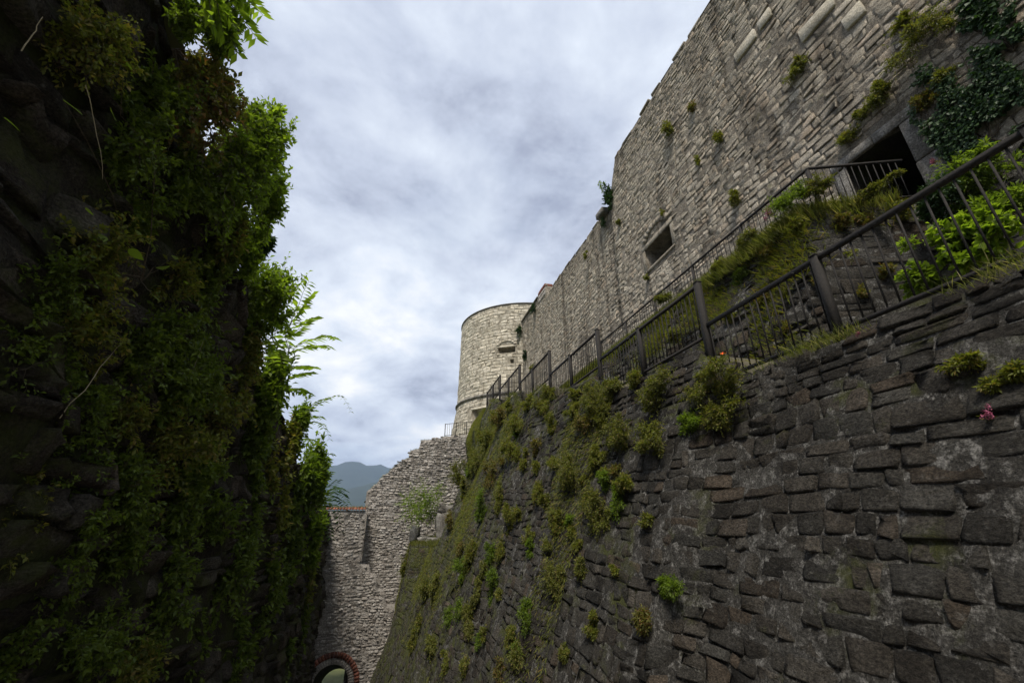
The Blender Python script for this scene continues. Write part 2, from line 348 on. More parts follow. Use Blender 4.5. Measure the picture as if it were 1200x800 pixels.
# ------------------------------------------------------------------ levels
FLOOR = lambda y: np.interp(y, [-10, 0, 30, 36, 6000], [-1.6, -1.65, -9.5, -11.5, -11.5])
PATH = prof([-10, 4.9, 5.6, 8.9, 9.6, 12.9, 13.6, 17, 17.7, 21.2, 21.9, 26, 30], [1.82, 1.82, 2.5, 2.62, 3.3, 3.45, 4.15, 4.3, 5.0, 5.15, 5.8, 5.92, 5.92])
TERR = 5.65
FORTX = 9.5
LEFTX = -4.15
def sstep(t): t = np.clip(t, 0, 1); return t * t * (3 - 2 * t)
def x_right(y, z):
    y = np.asarray(y, float); z = np.asarray(z, float)
    return 4.62 - .36 * (PATH(y) - z) + .05 * np.sin(y * .4) + 1.25 * sstep((y - 23) / .8) * sstep((z + 1.75) / .4) * sstep((5.2 - z) / 3.2) - .95 * sstep((y - 25.2) / 1.0) * sstep((-1.35 - z) / .4) * np.clip((z + 6.5) / 4.7, 0, 1)
def pos_right(u, v, d): return np.stack([x_right(u, v) - d * .94, u, v + d * .33], -1)
def pos_fort(u, v, d): return np.stack([FORTX + .18 * np.clip((u - 16.2) / .3, 0, 1) - d + .02 * np.sin(u), u, v], -1)
LTOP = prof([-10, 0, 5.3, 8, 10.8, 14, 17.9, 19.5, 24, 30, 34], [9.2, 9.0, 7.9, 6.2, 4.75, 3.6, 2.45, 1.6, .7, .0, -.3])
def x_left(y, z): return LEFTX + .28 * fbm(np.asarray(y) * .45, np.asarray(z) * .45, 31, 3) - .04 * (np.asarray(z) - 0)
def pos_left(u, v, d): return np.stack([x_left(u, v) + d, u, v], -1)
TCX, TCY, TR = 43 * math.sin(math.radians(15.8)), 43 * math.cos(math.radians(15.8)), 7.0
T_COR, T_TOP = 9.85, 18.75
def tower_r(v): return TR + np.where(v < T_COR, (T_COR - v) * .16, (T_COR - v) * .012)
def pos_tower(u, v, d):                                   # u = arc length, 0 faces the camera
    a = u / TR + math.atan2(-TCX, -TCY); r = tower_r(v) + d
    return np.stack([TCX + r * np.sin(a), TCY + r * np.cos(a), v], -1)
AY, SY = 30.0, 31.3
def pos_arch(u, v, d): return np.stack([u, AY - d + .03 * np.sin(u * 2), v], -1)
def pos_slope(u, v, d): return np.stack([u, SY - d + .03 * np.sin(u * 2.3), v], -1)

# ------------------------------------------------------------------ the ground
def sheet(name, xs, ys, zf, mat):
    X_, Y_ = np.meshgrid(xs, ys, indexing='ij')
    if name == 'terrace': X_ = (7.4 + 1.85 * np.clip((5.2 - Y_) / .9, 0, 1)) * (1 - X_) + 9.7 * X_
    Z_ = zf(X_, Y_); n, k = X_.shape; idx = np.arange(n * k).reshape(n, k)
    Q = np.stack([idx[:-1, :-1], idx[1:, :-1], idx[1:, 1:], idx[:-1, 1:]], -1).reshape(-1, 4)
    return struct(name, mesh_np(name, np.stack([X_, Y_, Z_], -1), Q, mat, None, True))
sheet('ground', np.linspace(-5000, 5000, 25), np.linspace(-5000, 5000, 25), lambda x, y: x * 0 - 12.5, M['grassland'])
sheet('ditch_floor', np.linspace(-4.6, 3.4, 17), np.linspace(-9, 34, 87), lambda x, y: FLOOR(y) + .06 * fbm(x, y, 4), M['pathdust'])
sheet('lower_meadow', np.linspace(-9, 6, 31), np.linspace(33.5, 75, 80), lambda x, y: -10.95 + .03 * (y - 34) + .12 * fbm(x * .5, y * .5, 14), M['grassland'])
sheet('left_bank', np.linspace(-45, -4.3, 22), np.linspace(-9, 34, 44), lambda x, y: LTOP(y) - .15 - .02 * (-4.3 - x) + .05 * fbm(x * .6, y * .6, 5), M['grassland'])
sheet('path', np.linspace(4.85, 7.2, 6), np.linspace(-6, 33, 240), lambda x, y: PATH(y) - .05 + .015 * fbm(x * 2, y * 2, 6), M['earth'])
sheet('lower_terrace', np.linspace(7.0, 9.6, 8), np.linspace(-6, 5.2, 20), lambda x, y: 1.8 + .3 * (x - 7) + .05 * fbm(x * 2, y * 2, 6), M['earth'])
sheet('terrace', np.linspace(0, 1, 7), np.linspace(4.25, 37, 90), lambda x, y: TERR + .05 * fbm(x * 2, y * 2, 8) + np.clip((y - 22) * .05, 0, .25), M['earth'])
sheet('upper_bank', np.linspace(-2.4, 30, 40), np.linspace(31.9, 60, 40), lambda x, y: np.interp(x, [-2.4, 0, 1.5, 4, 9, 30], [.6, 2.6, 4.3, 5.0, 5.5, 5.5]) - .05 * (y - 32) + .1 * fbm(x * .5, y * .5, 9), M['grassland'])

def ridge(name, dist, az0, az1, hs, seed):
    az = np.radians(np.linspace(az0, az1, 160)); base = np.interp(np.degrees(az), *hs)
    rows = []
    for k, t in enumerate(np.linspace(0, 1, 14)):
        r = dist * (1 - .28 * (1 - t)); h = base * (t ** 1.15) * (1 + .05 * fbm(np.degrees(az) * .7 + t * 3, t * 4, seed, 5))
        rows.append(np.stack([np.sin(az) * r, np.cos(az) * r, h * dist - 13 * (1 - t)], -1))
    rows.append(np.stack([np.sin(az) * dist * 1.3, np.cos(az) * dist * 1.3, az * 0 - 13], -1))
    P = np.array(rows); n, k = P.shape[:2]; idx = np.arange(n * k).reshape(n, k)
    Q = np.stack([idx[:-1, :-1], idx[:-1, 1:], idx[1:, 1:], idx[1:, :-1]], -1).reshape(-1, 4)
    return struct(name, mesh_np(name, P, Q, M['hill'], None, True))
ridge('hill', 3800, -75, 60, ([-75, -40, -20, -12, -7, -3, 2, 10, 30, 60], [.05, .09, .08, .088, .1, .095, .085, .06, .09, .05]), 41)
ridge('hill', 2300, -75, 60, ([-75, -40, -20, -9, -6, -3.5, 0, 10, 60], [.03, .05, .035, .035, .046, .062, .07, .05, .03]), 47)

# ------------------------------------------------------------------ walls of the ditch and the fortress
# right retaining wall under the path
rw = thing('retaining_wall', 'dark battered rubble retaining wall under the path railing, dotted with green tufts', 'wall', (4.6, 10, 0))
us = np.linspace(-6, 31, 400)
V, Q = core_sheet(us, lambda u: FLOOR(u) - .3, lambda u: PATH(u) - .03, 110, pos_right, .02, 3.2, 3, .6)
link('mortar_bed', mesh_np('mortar_bed', V - np.array(rw.location), Q, M['dark_mortar'], np.tile([.5, .5, .5], (len(V), 1))), rw)
c = cells(-5, 30.6, -9.6, 6.2, (.13, .3), (.17, .52), .25)
c[:, 3] = np.minimum(c[:, 3], PATH((c[:, 0] + c[:, 1]) / 2) + .05)
c = c[(c[:, 3] - c[:, 2] > .09) & (c[:, 3] > FLOOR((c[:, 0] + c[:, 1]) / 2) - .1) & (RNG.random(len(c)) > .015)]
c = c[(c[:, 3] - c[:, 2] > .1) & (c[:, 1] - c[:, 0] > .12)]
lay_stones(rw, c, pos_right, M['dark_stone'], 300, gap=.005, cut=.13, jit=.055, proud=.011, bulge=.009, rough=.0065, wave=(.1, .4), seed=11)

# left wall
lw = thing('rock_wall', 'dark mossy rock and rubble wall overgrown with creepers and shrubs', 'wall', (LEFTX, 10, 0))
V, Q = core_sheet(np.linspace(-6, 31, 220), lambda u: FLOOR(u) - .3, lambda u: LTOP(u) - .05, 80, pos_left, .06, 1.6, 5, .8)
link('earth_bed', mesh_np('earth_bed', V - np.array(lw.location), Q, M['rock_mortar'], np.tile([.5, .5, .5], (len(V), 1))), lw)
c = cells(-5, 30.4, -9.6, 9, (.3, .62), (.35, .95), .3)
c[:, 3] = np.minimum(c[:, 3], LTOP((c[:, 0] + c[:, 1]) / 2) + .05)
c = c[(c[:, 3] - c[:, 2] > .12) & (c[:, 3] > FLOOR((c[:, 0] + c[:, 1]) / 2) - .1) & (RNG.random(len(c)) > .22)]
lay_stones(lw, c, pos_left, M['rock_stone'], 300, gap=.015, cut=.2, jit=.09, proud=.07, bulge=.04, rough=.03, back=.3, wave=(.2, .5), seed=21)

# terrace wall between path and terrace
RECEDE = lambda y: 1.85 * np.clip((5.2 - np.asarray(y)) / .9, 0, 1)        # the terrace stops at the doorway and its edge turns in to the wall
x_ter = lambda y, z: 6.65 + RECEDE(y) + .8 * np.clip((z - PATH(y)) / np.maximum(TERR - PATH(y), .3), 0, 1) ** 1.5 + .12 * fbm(np.asarray(y) * .8, np.asarray(z) * .8, 51, 3)
def pos_ter(u, v, d): return np.stack([x_ter(u, v) - d * .95, u, v + .25 * d], -1)
tw = thing('terrace_wall', 'dark rough rubble bank behind the path railing with grass along its top', 'wall', (6.6, 5, 2))
V, Q = core_sheet(np.linspace(-6, 22.5, 150), lambda u: PATH(u) - .2, lambda u: np.maximum(TERR, PATH(u)) - .02, 26, pos_ter, .03, 2, 6, .7)
link('mortar_bed', mesh_np('mortar_bed', V - np.array(tw.location), Q, M['dark_mortar'], np.tile([.5, .5, .5], (len(V), 1))), tw)
c = cells(-5, 22, 1.8, TERR, (.18, .36), (.22, .6), .3)
c = c[(c[:, 2] > PATH((c[:, 0] + c[:, 1]) / 2) - .1) & (c[:, 3] < TERR + .08)]
lay_stones(tw, c, pos_ter, M['dark_stone'], 300, gap=.008, cut=.15, jit=.06, proud=.018, bulge=.014, rough=.013, wave=(.1, .5), seed=61)

# fortress wall
fw = thing('fortress_wall', 'tall weathered limestone fortress wall with openings, rising above the grassy terrace', 'wall', (FORTX, 10, TERR))
WIN = (11.85, 13.75, 9.72, 10.72); DOOR = (4.27, 5.45, 5.4, 7.53)
FTOP = prof([-10, 15.2, 15.5, 15.9, 16.3, 27.6, 27.7, 29.5, 29.6, 37.5], [17.55, 17.6, 17.0, 16.2, 15.55, 15.75, 17.0, 17.0, 16.6, 16.65])
FT = lambda u: FTOP(u) + .1 * vnoise(np.asarray(u) * 1.7, np.asarray(u) * 0, 71)
us = np.unique(np.round(np.concatenate([np.linspace(-5, 37.5, 200), [WIN[0], WIN[1], DOOR[0], DOOR[1]]]), 3))
V, Q = core_sheet(us, lambda u: u * 0 + 1.5, FT, 80, pos_fort, .014, 2.6, 7, 1.4, holes=(WIN, DOOR))
link('mortar_bed', mesh_np('mortar_bed', V - np.array(fw.location), Q, M['fort_mortar'], np.tile([.5, .5, .5], (len(V), 1))), fw)
BLK = []                                                   # long pale dressed blocks high in the wall
for (ax, ay, bx_, by_) in ((862, 72, 885, 38), (890, 32, 905, 14), (940, 46, 978, 2), (992, 32, 1012, 8)):
    a = on_x(ax, ay, FORTX); b = on_x(bx_, by_, FORTX); zc = (a[2] + b[2]) / 2; BLK.append((min(a[1], b[1]), max(a[1], b[1]), zc - .2, zc + .2))
c = cells(-4.5, 37, 1.7, 17.9, (.14, .26), (.2, .52), .1)
um, vm = (c[:, 0] + c[:, 1]) / 2, (c[:, 2] + c[:, 3]) / 2
keep = (c[:, 3] < FT(um) + .1) & (RNG.random(len(c)) > .035)
ARC_C = ((WIN[0] + WIN[1]) / 2, 10.55)
rad = np.hypot((um - ARC_C[0]) / 1.25, vm - ARC_C[1])
keep &= ~((rad > .78) & (rad < 1.08) & (vm > ARC_C[1]))
for h in [(WIN[0] - .25, WIN[1] + .25, WIN[2] - .15, WIN[3] + .28), (DOOR[0] - .45, DOOR[1] + .3, 5, DOOR[3] + .3)] + BLK:
    keep &= ~((c[:, 1] > h[0] + .04) & (c[:, 0] < h[1] - .04) & (c[:, 3] > h[2] + .03) & (c[:, 2] < h[3] - .03))
c = c[keep]
def fort_tint(c, t):
    um = (c[:, 0] + c[:, 1]) / 2; vm = (c[:, 2] + c[:, 3]) / 2
    t[:, 0] = np.clip(t[:, 0] + .15 * (vm < 9.6) * (um > 6) - .55 * np.clip(1 - (FT(um) - vm) / 1.6, 0, 1), 0, 1); return t
lay_stones(fw, c, pos_fort, M['fort_stone'], 300, gap=.005, cut=.1, jit=.05, proud=.008, bulge=.008, rough=.005, wave=(.06, .5), seed=31, tint=fort_tint)
for b in BLK: block(fw, 'stone', pos_fort, b[0], b[1], b[2], b[3], -.1, .07, M['tower_stone'], .02, (.25, .3, .5))
recess(fw, 'window_recess', WIN, pos_fort, 1.3, M['fort_mortar'], .85)
block(fw, 'window_lintel', pos_fort, WIN[0] - .2, WIN[1] + .22, WIN[3], WIN[3] + .24, -.3, .03, M['fort_stone'], tint=(.75, .2, .5))
block(fw, 'window_sill', pos_fort, WIN[0] - .15, WIN[1] + .12, WIN[2] - .14, WIN[2], -.3, .05, M['fort_stone'])
for a, b in ((WIN[0] - .23, WIN[0]), (WIN[1], WIN[1] + .24)): block(fw, 'window_jamb', pos_fort, a, b, WIN[2] + .005, WIN[3] - .005, -.3, .02, M['fort_stone'], tint=(.45, .5, .5))
for i in range(15):                                        # relieving arch over the window
    a0 = math.pi * (i + .04) / 15; a1 = math.pi * (i + .96) / 15
    u = np.array([ARC_C[0] + 1.25 * r * math.cos(a) for r in (.8, 1.06) for a in (a0, a1)]); v = np.array([ARC_C[1] + r * math.sin(a) for r in (.8, 1.06) for a in (a0, a1)])
    if v.min() < WIN[3] + .3: continue
    P = np.concatenate([pos_fort(u, v, np.full(4, -.1)), pos_fort(u, v, np.full(4, .05 + .03 * random.random()))])
    cc = P.mean(0); link('arch_stone', mesh_np('arch_stone', P - cc, BOXQ, M['fort_stone'], np.tile([random.random(), random.random(), .5], (8, 1))), fw, cc - np.array(fw.location))
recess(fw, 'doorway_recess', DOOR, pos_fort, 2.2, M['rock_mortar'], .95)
block(fw, 'door_jamb', pos_fort, DOOR[0] - .42, DOOR[0], 5.5, 6.5, -.3, .05, M['slab'], tint=(.1, .5, .5))
block(fw, 'door_jamb', pos_fort, DOOR[0] - .36, DOOR[0], 6.51, DOOR[3], -.3, .06, M['slab'], tint=(.2, .5, .5))
block(fw, 'door_lintel', pos_fort, DOOR[0] - .42, DOOR[0] + .5, DOOR[3] + .005, DOOR[3] + .26, -.3, .05, M['slab'], tint=(.15, .5, .5))
block(fw, 'door_lintel', pos_fort, DOOR[0] + .52, DOOR[1] + .3, DOOR[3] + .01, DOOR[3] + .24, -.3, .06, M['slab'], tint=(.3, .5, .5))
block(fw, 'door_jamb', pos_fort, DOOR[1], DOOR[1] + .28, 5.5, DOOR[3], -.3, .04, M['slab'], tint=(.2, .5, .5))
block(fw, 'corbel', pos_fort, 16.7, 17.5, 15.2, 15.55, -.1, .42, M['slab'], .03, (.2, .5, .5))
block(fw, 'coping', pos_fort, 29.7, 37.0, 16.68, 16.82, -.6, .1, M['coping'], .01)
for i in range(34):                                        # dark weathered coping stones along the top
    u = -3.5 + i * .9
    if u + .86 > 15.2 and u < 16.4 or u > 26.7: continue
    block(fw, 'coping_stone', pos_fort, u, u + random.uniform(.7, .88), FTOP(u + .4) + .02, FTOP(u + .4) + random.uniform(.08, .17), -.7, random.uniform(-.02, .06), M['fort_stone'], .03, (random.uniform(0, .2), .8, .5))
for i in range(9):
    k = i % 3; r = i // 3
    block(fw, 'pier_stone', pos_fort, 27.75 + k * .6, 28.32 + k * .6, 16.02 + r * .34, 16.33 + r * .34, -.6, .06, M['brick'] if r == 2 else M['grey_stone'], .015, (.5, random.random(), .5))

# round tower
tr_ = thing('round_tower', 'pale round limestone tower with gun slits and dark rim beyond the fortress wall', 'tower', (TCX, TCY, 4))
def tower_pt(px, py):
    best = None
    d = ray(px, py)
    for t in np.linspace(25, 60, 4000) / np.linalg.norm(d):
        p = d * t
        if math.hypot(p[0] - TCX, p[1] - TCY) < tower_r(np.array(p[2])): best = p; break
    a = math.atan2(best[0] - TCX, best[1] - TCY) - math.atan2(-TCX, -TCY); a = (a + math.pi) % (2 * math.pi) - math.pi
    return a * TR, best[2]
tu, tv = tower_pt(593.5, 410); TW = (tu - .85, tu + .85, tv - .28, tv + .3)
tu2, tv2 = tower_pt(560, 485); TW2 = (tu2 - .8, tu2 + .8, tv2 - .45, tv2 + .5)
tu3, tv3 = tower_pt(600, 423); TW3 = (tu3 - .17, tu3 + .17, tv3 - .2, tv3 + .2)
us = np.unique(np.round(np.concatenate([np.linspace(-22, 21.9, 180), TW[:2], TW2[:2], TW3[:2]]), 3))
V, Q = core_sheet(us, lambda u: u * 0 + 2.0, lambda u: u * 0 + T_TOP, 30, pos_tower, .015, 2, 8, .8, holes=(TW, TW2, TW3))
link('mortar_bed', mesh_np('mortar_bed', V - np.array(tr_.location), Q, M['tower_mortar'], np.tile([.5, .5, .5], (len(V), 1))), tr_)
c = np.concatenate([cells(-12.5, 12.5, T_COR + .12, T_TOP - .12, (.26, .37), (.35, .9), .05), cells(-12.5, 12.5, 3, T_COR - .16, (.3, .42), (.45, 1.0), .05)])
c[:, 3] = np.where(c[:, 2] > T_COR, np.minimum(c[:, 3], T_TOP - .1), np.minimum(c[:, 3], T_COR - .15))
keep = (c[:, 3] - c[:, 2] > .12) & (RNG.random(len(c)) > .006)
for h in (TW, TW2, TW3):
    e = .04 if h is TW3 else .12
    keep &= ~((c[:, 1] > h[0] - e) & (c[:, 0] < h[1] + e) & (c[:, 3] > h[2] - e * .5) & (c[:, 2] < h[3] + e * .5))
def tower_tint(c, t):
    lo = c[:, 3] < T_COR; t[lo, 0] *= .45; t[lo, 1] = .8; return t
lay_stones(tr_, c[keep], pos_tower, M['tower_stone'], 300, gap=.009, cut=.06, jit=.025, proud=.012, bulge=.008, rough=.006, wave=(.03, .4), seed=41, tint=tower_tint)
def ring(name, prof_, mat, parent, n=120, a0=0, a1=2 * math.pi):
    a = np.linspace(a0, a1, n); rz = np.array(prof_)
    P = np.stack([rz[None, :, 0] * np.sin(a)[:, None], rz[None, :, 0] * np.cos(a)[:, None], np.repeat(rz[None, :, 1], n, 0)], -1)
    k = len(rz); idx = np.arange(n * k).reshape(n, k)
    Q = np.stack([idx[:-1], idx[1:], np.roll(idx, -1, 1)[1:], np.roll(idx, -1, 1)[:-1]], -1).reshape(-1, 4)
    return link(name, mesh_np(name, P, Q, mat, np.tile([.4, .4, .5], (n * k, 1))), parent, (0, 0, -4))
rc = TR
ring('cordon', [(rc - .2, T_COR - .13), (rc + .1, T_COR - .13), (rc + .19, T_COR - .05), (rc + .19, T_COR + .04), (rc + .1, T_COR + .11), (rc - .2, T_COR + .11)], M['slab'], tr_)
rt = TR - .1
ring('rim', [(rt - 1, T_TOP - .09), (rt + .05, T_TOP - .09), (rt + .09, T_TOP - .05), (rt + .09, T_TOP + .02), (rt + .02, T_TOP + .06), (rt - 1, T_TOP + .06)], M['coping'], tr_)
for h, dp in ((TW, 1.2), (TW2, 1.2), (TW3, .6)): recess(tr_, 'gun_slit', h, pos_tower, dp, M['tower_mortar'], .7)
for h in (TW, TW2):
    block(tr_, 'slit_lintel', pos_tower, h[0] - .1, h[1] + .1, h[3], h[3] + .18, -.3, .06, M['tower_stone'], .01, (.6, .3, .5))
    block(tr_, 'slit_sill', pos_tower, h[0] - .1, h[1] + .1, h[2] - .14, h[2], -.3, .05, M['tower_stone'], .01, (.6, .3, .5))
for i in range(7):                                         # low arched hood over the upper slit
    a0 = math.pi * (i + .03) / 7; a1 = math.pi * (i + .97) / 7; um = (TW[0] + TW[1]) / 2
    u = np.array([um + r * math.cos(a) for r in (.72, .96) for a in (a0, a1)]); v = np.array([TW[3] + .2 + .5 * r * math.sin(a) for r in (.72, .96) for a in (a0, a1)])
    P = np.concatenate([pos_tower(u, v, np.full(4, -.05)), pos_tower(u, v, np.full(4, .1))]); cc = P.mean(0)
    link('arch_stone', mesh_np('arch_stone', P - cc, BOXQ, M['tower_stone'], np.tile([.5, random.random(), .5], (8, 1))), tr_, cc - np.array(tr_.location))
# tower floor closes the top
n = 64; a = np.linspace(0, 2 * math.pi, n, endpoint=False)
P = np.concatenate([np.stack([(TR - .9) * np.sin(a), (TR - .9) * np.cos(a), a * 0 + T_TOP - .6 - 4], -1), [[0, 0, T_TOP - .5 - 4]]])
link('roof_deck', mesh_np('roof_deck', P, [[i, (i + 1) % n, n] for i in range(n)], M['coping']), tr_)

# wall with the arch across the ditch
aw = thing('arch_wall', 'pale rubble cross wall with a round brick arch and clay tile coping', 'wall', (-2.4, AY, -9.3))
AR, AR1, AR2 = .95, 1.24, 1.53; ACX, _, ACZ = on_y(392, 763, AY); ACZ -= AR2
def arch_low(u):
    u = np.asarray(u, float); q = AR ** 2 - (u - ACX) ** 2
    return np.where(np.abs(u - ACX) < AR, ACZ + np.sqrt(np.maximum(q, 0)), -10.6)
ATOP = prof([-6, -2.04, -2.02, -1.5, -1.45, -1.0, -.95, -.4, -.35, 1.2], [.1, .1, -2.9, -3.05, -3.5, -3.6, -4.3, -4.5, -5.2, -5.4])
us = np.unique(np.round(np.concatenate([np.linspace(-4.6, 1.2, 60), np.linspace(ACX - AR, ACX + AR, 40), [ACX - AR - .001, ACX + AR + .001, -2.04, -2.02]]), 4))
V, Q = core_sheet(us, arch_low, ATOP, 40, pos_arch, .016, 3, 9, 1.1)
link('mortar_bed', mesh_np('mortar_bed', V - np.array(aw.location), Q, M['grey_mortar'], np.tile([.6, .4, .5], (len(V), 1))), aw)
c = cells(-4.5, 1.0, -9.7, .1, (.1, .2), (.16, .4), .2)
um, vm = (c[:, 0] + c[:, 1]) / 2, (c[:, 2] + c[:, 3]) / 2
keep = (c[:, 3] < ATOP(um) + .04) & (c[:, 3] < ATOP(c[:, 1] - .08) + .04) & (np.hypot(um - ACX, np.maximum(vm - ACZ, 0)) > AR2 + .02)
lay_stones(aw, c[keep], pos_arch, M['grey_stone'], 300, gap=.008, cut=.26, jit=.1, proud=.018, bulge=.014, rough=.012, wave=(.09, 1.0), seed=51)
for i in range(26):                                        # brick ring
    a0 = math.pi * (i + .05) / 26; a1 = math.pi * (i + .95) / 26
    for r0, r1, pr, mt in ((AR1 + .01, AR2, .07, 'brick'), (AR - .02, AR1, .02, 'grey_stone')):
        u = np.array([ACX + r * math.cos(a) for r in (r0, r1) for a in (a0, a1)]); v = np.array([ACZ + r * math.sin(a) for r in (r0, r1) for a in (a0, a1)])
        P = np.concatenate([pos_arch(u, v, np.full(4, -.2)), pos_arch(u, v, np.full(4, pr))]); cc = P.mean(0)
        link('brick', mesh_np('brick', P - cc, BOXQ, M[mt], np.tile([random.random(), random.random(), .5], (8, 1))), aw, cc - np.array(aw.location))
a = np.linspace(0, math.pi, 25); yy = np.linspace(AY + .1, AY + 4, 8); DROP = ACZ + AR - on_y(395, 783, AY + 4)[2]; vz = lambda y: ACZ - DROP * (y - AY) / 4
PV = np.array([[[ACX + AR * math.cos(t), y, vz(y) + AR * math.sin(t)] for t in a] + [[ACX - AR, y, -12]] for y in yy])
PV = np.concatenate([np.array([[[ACX + AR, y, -12]] for y in yy]), PV], 1); n, k = PV.shape[:2]; idx = np.arange(n * k).reshape(n, k)
Q = np.stack([idx[:-1, :-1], idx[1:, :-1], idx[1:, 1:], idx[:-1, 1:]], -1).reshape(-1, 4)
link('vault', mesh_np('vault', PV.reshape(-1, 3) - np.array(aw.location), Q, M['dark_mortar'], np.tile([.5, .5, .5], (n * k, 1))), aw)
for i in range(13):                                        # clay tiles on the top
    t = np.linspace(0, math.pi, 7); x0 = -4.4 + i * .185
    ou = np.stack([x0 + .09 * np.cos(t), t * 0, .085 * np.sin(t)], -1); inn = np.stack([x0 + .072 * np.cos(t), t * 0, .066 * np.sin(t)], -1)
    V = np.concatenate([ou + [0, AY - .12, .12], ou + [0, AY + .55, .26], inn + [0, AY - .12, .12], inn + [0, AY + .55, .26]]); q = []
    for j in range(6): q += [[j, j + 1, 8 + j, 7 + j], [14 + j, 21 + j, 22 + j, 15 + j], [j, 14 + j, 15 + j, j + 1], [7 + j, 8 + j, 22 + j, 21 + j]]
    cc = V.mean(0); link('roof_tile', mesh_np('roof_tile', V - cc, q, M['tile'], np.tile([random.random(), random.random(), .5], (28, 1))), aw, cc - np.array(aw.location))

# ramped wall behind it
sw = thing('ramped_wall', 'pale rubble wall with a ragged stepped top climbing towards the round tower', 'wall', (0, SY, -9))
STOP = prof([-2.25, -1.6, -1.55, -.9, -.85, -.3, -.2, .3, .35, .95, 1.0, 1.05, 2.5, 2.55, 6], [1.3, 1.85, 2.05, 2.6, 2.75, 3.2, 3.3, 3.55, 4.05, 4.2, 4.25, 4.8, 4.95, 5.1, 5.6])
V, Q = core_sheet(np.linspace(-2.25, 7, 110), lambda u: u * 0 - 9.8, STOP, 60, pos_slope, .016, 3, 10, .9)
link('mortar_bed', mesh_np('mortar_bed', V - np.array(sw.location), Q, M['grey_mortar'], np.tile([.5, .6, .5], (len(V), 1))), sw)
c = cells(-2.2, 6.5, -6.5, 5.7, (.1, .2), (.16, .42), .2)
um = (c[:, 0] + c[:, 1]) / 2; c = c[(c[:, 3] < STOP(um) + .1) & (c[:, 0] > -2.3)]
lay_stones(sw, c, pos_slope, M['grey_stone'], 300, gap=.008, cut=.26, jit=.1, proud=.02, bulge=.014, rough=.012, wave=(.09, 1.0), seed=81)

# ------------------------------------------------------------------ railings
def railing(name, label, loc, group=None): return thing(name, label, 'railing', loc, group)
def bar(parent, name, a, b, w, h, mat=None):
    """a rectangular bar from a to b, w wide sideways and h high"""
    a, b = np.array(a, float), np.array(b, float); d = b - a; L_ = np.linalg.norm(d); d /= L_
    up = np.array([0, 0, 1.]) if abs(d[2]) < .9 else np.array([0, 1., 0]); s_ = np.cross(d, up); s_ /= np.linalg.norm(s_); up = np.cross(s_, d)
    V = np.array([p + s_ * w / 2 * i + up * h / 2 * j for p in (a, b) for j in (-1, 1) for i in (-1, 1)]); cc = V.mean(0)
    m = mesh_np(name, V - cc, BOXQ, mat or M['metal'])
    return link(name, m, parent, cc - np.array(parent.location))
def picket_mesh(h, w=.015): return mesh_np('baluster', box_v((-w / 2, -w / 2, 0), (w / 2, w / 2, h)), BOXQ, M['metal'])
def post_at(parent, x, y, z0, z1, w=.085):
    m = mesh_np('post', np.concatenate([box_v((-w / 2, -w / 2, 0), (w / 2, w / 2, z1 - z0 - .015)), box_v((-w / 2 - .006, -w / 2 - .006, z1 - z0 - .015), (w / 2 + .006, w / 2 + .006, z1 - z0))]), np.concatenate([BOXQ, BOXQ + 8]), M['metal'])
    o = link('post', m, parent, np.array((x, y, z0)) - np.array(parent.location)); o.rotation_euler = (random.uniform(-.012, .012), random.uniform(-.012, .012), random.uniform(-.05, .05)); return o
RX = 4.75
pr = railing('path_railing', 'dark brown steel railing stepping up along the top of the dark retaining wall', (RX, 5, 1.8))
PANELS = [(-2.6, 5.5, 2.95), (5.5, 9.5, 3.74), (9.5, 13.5, 4.55), (13.5, 17.6, 5.42), (17.6, 21.8, 6.26), (21.8, 25.5, 7.06)]
pk = picket_mesh(.93)
for i, (ya, yb, zt) in enumerate(PANELS):
    bar(pr, 'top_rail', (RX, ya + .05, zt - .03), (RX, yb - .05, zt - .03), .05, .06)
    bar(pr, 'bottom_rail', (RX, ya + .05, zt - 1.0), (RX, yb - .05, zt - 1.0), .04, .045)
    mids = [ya + (yb - ya) * .5] if i else [-.6, 1.42, 3.4]
    for ym in mids: post_at(pr, RX + .002, ym, zt - 1.25, zt + .02)
    n = int((yb - ya) / .125)
    for k in range(1, n):
        y = ya + (yb - ya) * k / n
        if min(abs(y - m) for m in mids) < .07: continue
        o = link('baluster', pk, pr, np.array((RX + random.gauss(0, .004), y, zt - .985)) - np.array(pr.location))
        o.rotation_euler = (random.gauss(0, .008), random.gauss(0, .008), 0)
ends = [PANELS[0][0]] + [p[1] for p in PANELS]
for i, y in enumerate(ends):
    zt = PANELS[min(i, 5)][2]; post_at(pr, RX, y, (PANELS[max(i - 1, 0)][2]) - 1.25, zt + .03, .095)
RX2 = 7.72; ZT2 = 6.75
t2 = railing('terrace_railing', 'thin dark railing on the grassy terrace edge at the foot of the fortress wall', (RX2, 8, TERR))
pk2 = picket_mesh(.9, .014)
pts = [(9.42, 4.45), (RX2, 5.1), (RX2, 7.07), (RX2, 9.0), (RX2, 11), (RX2, 13), (RX2, 15.2)]
for (xa, ya), (xb, yb) in zip(pts[:-1], pts[1:]):
    bar(t2, 'top_rail', (xa, ya, ZT2 - .02), (xb, yb, ZT2 - .02), .045, .045); bar(t2, 'bottom_rail', (xa, ya, TERR + .16), (xb, yb, TERR + .16), .03, .03)
    n = int(math.hypot(xb - xa, yb - ya) / .14)
    for k in range(1, n): link('baluster', pk2, t2, np.array((xa + (xb - xa) * k / n, ya + (yb - ya) * k / n, TERR + .16)) - np.array(t2.location))
for x, y in pts[1:]: post_at(t2, x, y, TERR - .1, ZT2 - .04, .06)
t3 = railing('tower_railing', 'small open iron railing on the ramped wall below the round tower', (3.5, SY, 5.2))
pk3 = picket_mesh(.85, .02)
xs_ = [2.75, 3.55, 4.35, 5.2]
for x in xs_: post_at(t3, x, SY + .25, STOP(x) - .2, STOP(x) + 1.0, .05)
